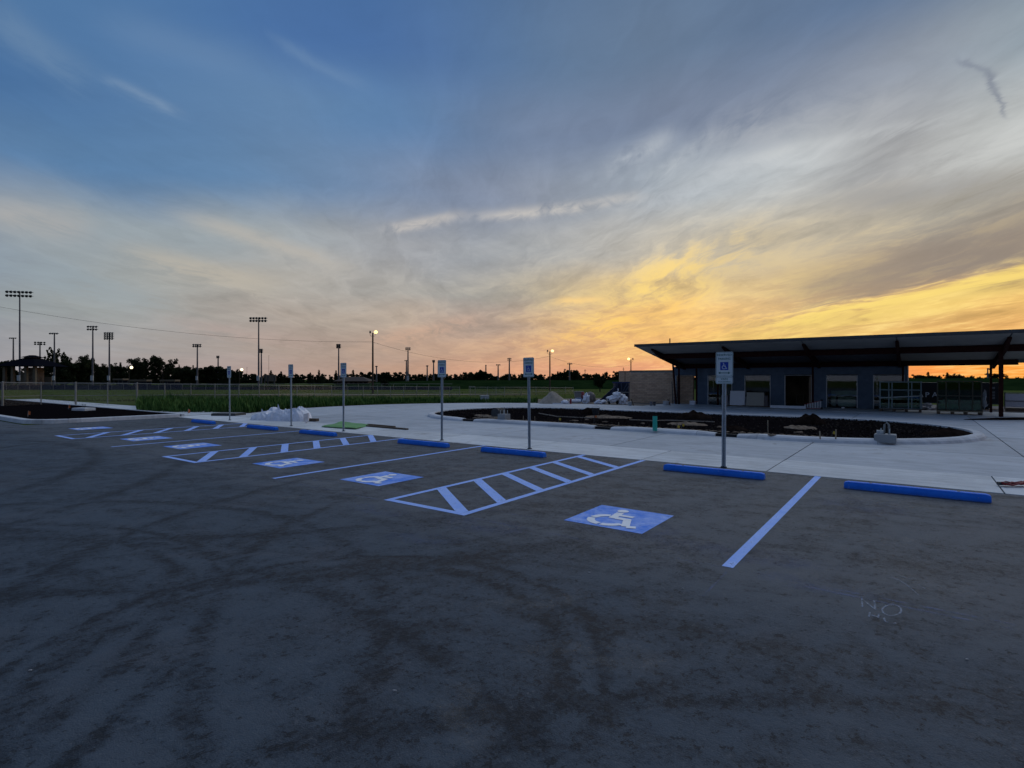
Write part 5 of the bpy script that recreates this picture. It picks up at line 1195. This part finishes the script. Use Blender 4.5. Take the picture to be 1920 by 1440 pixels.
# ================================================================== FAR BUILDINGS
pv = thing('pavilion', 'park pavilion with dark hipped roof and cupola at the left', 'pavilion', Vector((PT(61, 700, 140).x, 140, -.6)))
kk = 140 / F; zz_ = lambda py: PT(0, py, 140).z + .6
def hip(mb, w0, d0, z0, w1, d1, z1): return mb.add([(-w0, -d0, z0), (w0, -d0, z0), (w0, d0, z0), (-w0, d0, z0), (-w1, -d1, z1), (w1, -d1, z1), (w1, d1, z1), (-w1, d1, z1)], [(3, 2, 1, 0), (4, 5, 6, 7), (0, 1, 5, 4), (1, 2, 6, 5), (2, 3, 7, 6), (3, 0, 4, 7)])
rf = hip(MB(), 38 * kk, 38 * kk, zz_(687), 8 * kk, 8 * kk, zz_(671)).build('roof', shingle, pv)
MB().box((0, 0, zz_(671)), (17 * kk, 17 * kk, 3 * kk)).build('cupola_wall', tan, rf); hip(MB(), 13 * kk, 13 * kk, zz_(670.5), 3 * kk, 3 * kk, zz_(666)).build('cupola_roof', shingle, rf)
for x in (-28, -13, 11, 27): MB().box((x * kk, -26 * kk, zz_(700) / 2 + .9), (4.5 * kk, 4.5 * kk, zz_(685))).build('column', tan, pv)
MB().box((-20 * kk, 10 * kk, zz_(700) * .5), (22 * kk, 2 * kk, zz_(698))).build('back_wall', tan, pv); MB().box((-1 * kk, 8 * kk, zz_(690) * .5), (20 * kk, 14 * kk, zz_(688))).build('core_wall', interior, pv); MB().box((19 * kk, 12 * kk, zz_(707) * .5), (14 * kk, 2 * kk, zz_(706))).build('back_wall', tan, pv)
hs = thing('field_house', 'low tan field house with hipped brown roof left of the lit wooden pole', 'house', Vector((PT(666, 700, 150).x, 150, -.6))); kk = 150 / F; zh = lambda py: PT(0, py, 150).z + .6
MB().box((0, 0, zh(716) / 2), (58 * kk, 5, zh(713.5))).build('wall', tan, hs); hip(MB(), 33 * kk, 4.2, zh(714.5), 14 * kk, .4, zh(706.5)).build('roof', mat('brown_roof', (.05, .038, .03), .9), hs)
for x in (-24, -12, -2, 6, 16, 24): MB().box((x * kk, -2.52, zh(717.5)), (5 * kk, .06, 2.6 * kk)).build('window', black, hs)
sb = thing('scoreboard_back', 'pale boarded scoreboard standing right of the tall central left pole', 'scoreboard', Vector((PT(507, 700, 180).x, 180, -.6))); kk = 180 / F
MB().box((0, 0, PT(0, 709, 180).z + .6), (21 * kk, .4, 12 * kk)).build('panel', tan, sb)
for x in (-10, -4, 8): MB().box((x * kk, -.25, (PT(0, 703, 180).z + .6) / 2), (1.6 * kk, .2, PT(0, 703, 180).z + .6)).build('post', dark_steel, sb)
p = PT(881, 0, 78); gt = thing('field_gate', 'pipe framed gate bay in the far fence left of the white box', 'gate', Vector((p.x, 78, -.6)))
for x in (0, .85): MB().cyl((x - .1, 0, 0), (x - .1, 0, 1.3), .03).build('post', galv_p, gt)
MB().cyl((-.1, 0, 1.28), (.75, 0, 1.28), .03).build('top_rail', galv_p, gt)

# ================================================================== TREES AND WEEDS
def leafy(mb, c, rad, n, size, r, flat=.8):
    for _ in range(n):
        while True:
            d = Vector((r.uniform(-1, 1), r.uniform(-1, 1), r.uniform(-1, 1)))
            if d.length < 1: break
        p = Vector(c) + Vector((d.x * rad, d.y * rad, d.z * rad * flat)); s = size * r.uniform(.6, 1.3)
        a = Vector((r.gauss(0, 1), r.gauss(0, 1), r.gauss(0, 1))).normalized(); b = a.orthogonal().normalized(); b = Quaternion(a, r.uniform(0, 6.3)) @ b; e = a.cross(b)
        o = len(mb.v); mb.v += [tuple(p - b * s), tuple(p + e * s * .6), tuple(p + b * s), tuple(p - e * s * .6)]; mb.f.append((o, o + 1, o + 2, o + 3))
def tree_proto(seed, airy, tall, leafm):
    r = random.Random(seed); t = thing('tree', '', 'tree'); tk = MB(); cr = MB(); h = 10.0
    top = Vector((r.uniform(-.4, .4), 0, h * .62)); tk.tube([(0, 0, -.2), (.05, 0, h * .2), tuple(top * .6), tuple(top)], [.30, .22, .16, .06], 7)
    nb = 24 if airy else 17
    for i in range(nb):
        f = r.uniform(.22, .62); base = Vector((top.x * f, 0, h * f)); a = r.uniform(0, 6.28); ln = (1 - abs(f - .45)) * h * tall * r.uniform(.32, .55)
        tip = base + Vector((math.cos(a) * ln, math.sin(a) * ln, ln * r.uniform(.5, 1.1))); tip.z = min(tip.z, h * .97)
        mid = base.lerp(tip, .5) + Vector((r.uniform(-.2, .2), 0, .3)); tk.tube([base, mid, tip], [.10, .06, .02], 5)
        for k in range(5 if not airy else 4): leafy(cr, mid.lerp(tip, r.uniform(.1, 1.1)) + Vector((r.gauss(0, .5), r.gauss(0, .5), r.gauss(0, .4))), r.uniform(.45, .8) if airy else r.uniform(.7, 1.25), 46 if airy else 60, .27 if airy else .30, r)
    if not airy:
        for k in range(46): leafy(cr, (r.gauss(0, 1.7), r.gauss(0, 1.7), h * r.uniform(.02, .6)), r.uniform(.8, 1.4), 50, .34, r)
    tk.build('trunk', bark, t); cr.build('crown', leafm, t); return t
def conifer_proto(seed):
    r = random.Random(seed); t = thing('conifer', '', 'tree'); tk = MB().cyl((0, 0, -.2), (0, 0, 9.6), .22, .03, 7); cr = MB()
    z = .9
    while z < 9.9:
        rad = (10 - z) * .25 * r.uniform(.75, 1.15) + .1
        for k in range(int(5 + rad * 5)):
            a = r.uniform(0, 6.28); q = r.uniform(.3, 1.0); leafy(cr, (math.cos(a) * rad * q, math.sin(a) * rad * q, z - q * rad * .3), .30 + .14 * rad, 14, .24, r, .6)
        z += .5
    tk.build('trunk', bark, t); cr.build('crown', leaf_dark, t); return t
dec = [tree_proto(1, False, 1.0, leaf_mid), tree_proto(2, False, .9, leaf_dark), tree_proto(3, False, 1.1, leaf_mid)]; air = [tree_proto(4, True, 1.0, leaf_mid), tree_proto(8, True, 1.1, leaf_mid)]; con = [conifer_proto(5), conifer_proto(6)]
used = set()
def put(pl, k, px, top, Yd, wk, label, grp):
    o0 = pl[k % len(pl)]
    o = o0 if o0.name not in used else copy_tree(o0); used.add(o0.name)
    hgt = PT(px, top, Yd).z + .6; o.location = ((px - 960) / F * Yd, Yd, -.62); s = hgt / 9.7; o.scale = (s * wk, s * wk, s); o.rotation_euler = (0, 0, (px * 1.7) % 6.28); tag(o, label, 'tree', grp)
TL = [(air, 0, 305, 667, 200, .95, 'airy tree with gaps in its crown standing above the dark tree row'), (dec, 0, 262, 673, 205, .80, 'rounded dark tree just left of the airy tree'), (air, 1, 108, 657, 205, .55, 'tall narrow airy tree right of the pavilion'), (dec, 1, 118, 677, 200, .9, 'dark bushy tree at the foot of the narrow airy tree'),
      (dec, 2, 145, 675, 210, .75, 'dark tree midway between the pavilion and the floodlight pole'), (dec, 0, 166, 668, 215, .55, 'narrow dark tree touching the two row floodlight pole'), (dec, 1, 5, 675, 190, .9, 'dark tree cut by the left edge of the picture'), (dec, 2, 195, 683, 210, .8, 'low dark tree behind the four row floodlight pole'),
      (dec, 1, 222, 687, 215, .9, 'low rounded dark tree left of the white glowing lamp'), (dec, 0, 335, 688, 215, 1.0, 'low dark tree right of the airy tree'), (dec, 2, 365, 690, 215, 1.1, 'low dark tree behind the two row pole right of the airy tree'), (dec, 1, 397, 687, 220, 1.3, 'broad dark tree below the small distant floodlight pole'), (dec, 0, 425, 691, 215, 1.0, 'low dark tree left of the farthest sign'),
      (dec, 2, 443, 694, 190, .7, 'small dark tree beside the warm white lamp'), (con, 0, 226, 679, 225, .7, 'pointed conifer left of the white glowing lamp'), (con, 1, 336, 683, 225, .6, 'pointed conifer rising right of the airy tree'), (con, 0, 362, 684, 225, .6, 'pointed conifer left of the two row floodlight pole'), (con, 1, 508, 694, 240, 1.1, 'conifer behind the boarded scoreboard'),
      (con, 0, 527, 696, 240, 1.2, 'conifer right of the boarded scoreboard'), (con, 1, 548, 694, 240, .8, 'conifer behind the fifth sign'), (con, 0, 598, 693, 240, 1.0, 'conifer midway between the fourth and fifth signs'), (con, 1, 582, 698, 240, 1.1, 'shorter conifer left of the one between the fourth and fifth signs'), (con, 0, 630, 694, 240, .9, 'conifer at the three row floodlight pole'), (con, 1, 662, 693, 240, 1.0, 'pointed conifer behind the low tan field house'),
      (con, 0, 1046, 696, 240, 1.1, 'tallest conifer of the clump right of the second lit pole'), (con, 1, 1058, 694, 240, 1.1, 'broad conifer in the clump right of the second lit pole'), (dec, 2, 1072, 694, 240, .9, 'rounded tree in the clump below the T shaped pole'), (con, 0, 1102, 700, 240, 1.0, 'conifer left of the round bush on the levee'), (con, 1, 1118, 699, 240, 1.2, 'conifer above the round bush on the levee'), (con, 0, 1131, 701, 240, 1.0, 'conifer right of the round bush on the levee'), (dec, 0, 1160, 697, 220, .9, 'dark tree left of the brick wall'),
      (dec, 1, 903, 697, 250, 1.4, 'round dense tree left of the thin distant pole'), (dec, 2, 885, 699, 250, 1.2, 'dense tree right of the third sign'), (con, 1, 1740, 697, 170, 1.1, 'conifer seen under the canopy above the black trailer'), (dec, 0, 1725, 703, 165, 1.2, 'low tree seen under the canopy right of the building corner'), (con, 0, 1776, 698, 170, 1.2, 'conifer seen under the canopy above the green glass crate'), (dec, 2, 1787, 702, 168, .9, 'low tree beside the conifer above the green glass crate'), (dec, 1, 1868, 700, 160, 1.1, 'rounded tree between the two right canopy columns')]
for i, a in enumerate(TL): put(*a, 'trees along the far side of the fields')
for pl in (dec, air, con):
    for o in pl:
        if o.name not in used:
            for ch in list(o.children): bpy.data.objects.remove(ch)
            bpy.data.objects.remove(o)
# round bushes
for px, py0, py1, wpx, Yd, lab in ((722, 711, 723, 17, 130, 'round dark bush right of the field house'), (1125, 704, 728, 24, 100, 'round dark bush in front of the levee left of the navy frame')):
    r = random.Random(px); k = Yd / F; mb = MB(); ctr = PT(px, (py0 + py1) / 2, Yd); b0 = Vector((ctr.x, Yd, -.6)); rad = wpx / 2 * k; hz = (py1 - py0) / 2 * k
    t = thing('bush', lab, 'bush', b0); MB().cyl((0, 0, 0), (0, 0, ctr.z + .6), .12, .06, 7).build('stem', bark, t)
    for q in range(60):
        d = Vector((r.gauss(0, 1), r.gauss(0, 1), r.gauss(0, 1))).normalized() * r.uniform(.3, .85); leafy(mb, (d.x * rad, d.y * rad, ctr.z + .6 + d.z * hz), rad * .35, 40, .16, r)
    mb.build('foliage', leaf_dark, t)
# distant wood: one mass
prof_t = [(-250, 680), (0, 690), (60, 692), (110, 684), (170, 684), (185, 690), (240, 692), (280, 685), (320, 692), (350, 690), (400, 690), (440, 694), (460, 699), (480, 703), (560, 704), (600, 702), (640, 704), (680, 699), (730, 700), (800, 702), (850, 703), (870, 699), (905, 698), (930, 706), (960, 703), (1000, 702), (1030, 705), (1050, 697), (1075, 696), (1090, 701), (1130, 702), (1170, 700), (1300, 703), (1700, 707), (1740, 704), (1790, 706), (1830, 709), (1900, 709), (2200, 706)]
r = random.Random(77); wd = MB(); Yd = 290.0
px = -250
while px < 2150:
    for (xa, ya), (xb, yb) in zip(prof_t, prof_t[1:]):
        if xa <= px <= xb: ty = ya + (yb - ya) * (px - xa) / (xb - xa)
    ty += r.uniform(-1.5, 3.0); tp = PT(px, ty, Yd); z = -.5; n = 0; pointed = r.random() < .45
    while z < tp.z:
        f = (z + .6) / (tp.z + .6); rad = (1.5 * (1.05 - f) + .25) if pointed else 1.5 * (1 - .45 * f * f)
        leafy(wd, (tp.x + r.gauss(0, .4), Yd + r.uniform(-5, 5), z), rad, 34 if rad > .8 else 20, .62 if rad > .8 else .42, r); z += 1.0
    px += r.uniform(3.2, 5.2)
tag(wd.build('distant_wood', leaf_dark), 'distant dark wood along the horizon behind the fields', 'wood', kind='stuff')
# tall weeds along the fence and beyond the drive
r = random.Random(9); wm = MB()
def blade(p, h, lean, wv, a):
    d = Vector((math.cos(a), math.sin(a), 0)); s = Vector((-d.y, d.x, 0)) * wv; o = len(wm.v); m1 = p + d * lean * .35 + Vector((0, 0, h * .6)); tp = p + d * lean + Vector((0, 0, h))
    wm.v += [tuple(p - s * .6), tuple(p + s * .6), tuple(m1 + s), tuple(m1 - s), tuple(tp)]; wm.f += [(o, o + 1, o + 2, o + 3), (o + 3, o + 2, o + 4)]
band = [(262, 772, 752, .80), (330, 774, 750, .85), (420, 774, 750, .80), (470, 773, 751, .80), (520, 768, 750, .72), (575, 764, 748, .65), (640, 760, 748, .55), (720, 756.5, 747, .55), (800, 755, 746, .50), (900, 755, 746, .46), (1010, 755.5, 747, .38)]
for i in range(15000):
    px = r.uniform(258, 1008)
    for (xa, a0, a1, ah), (xb, b0, b1, bh_) in zip(band, band[1:]):
        if xa <= px <= xb or px < 262:
            f = max(0, min(1, (px - xa) / (xb - xa))); y0 = a0 + (b0 - a0) * f; y1 = a1 + (b1 - a1) * f; hh = ah + (bh_ - ah) * f; break
    py = y1 + (y0 - y1) * r.random() ** .8; p = GP(px, py); p.z = terr(p.x, p.y) - .04
    cl = .45 + 1.5 * max(-.3, noise.noise(Vector((p.x * .8, p.y * .4, 1)))); hgt = hh * r.uniform(.45, 1.0) * (0.75 + .4 * cl)
    if px > 560 and noise.noise(Vector((p.x * .9, p.y * .4, 5))) < -.15: hgt *= .45
    for q in range(2): blade(p + Vector((r.uniform(-.05, .05), r.uniform(-.05, .05), 0)), hgt * r.uniform(.6, 1.05), hgt * r.uniform(.05, .45), .022 * r.uniform(.6, 1.5), r.uniform(0, 6.28))
tag(wm.build('weeds', weed_leaf), 'tall green weeds growing along the fence and drive edge', 'weeds', kind='stuff')
# short rough grass tufts over the near field
r = random.Random(15); wm = MB()
for i in range(9000):
    px = r.uniform(-40, 1180); py = 729 + 30 * r.random() ** 1.3; p = GP(px, py, -.3); p.z = terr(p.x, p.y) - .03
    if lot and (p.x * SA + p.y * CA) < 14.8 and p.x < -10: continue
    if (p - lot(-18, OC)).length < OR + .6: continue
    blade(p, r.uniform(.06, .18), r.uniform(.02, .1), .03, r.uniform(0, 6.28))
tag(wm.build('field_grass_tufts', mat_leaf('tuft_leaf', (.040, .055, .015), (.10, .105, .035))), 'short rough olive grass of the ball field', 'grass', kind='stuff')
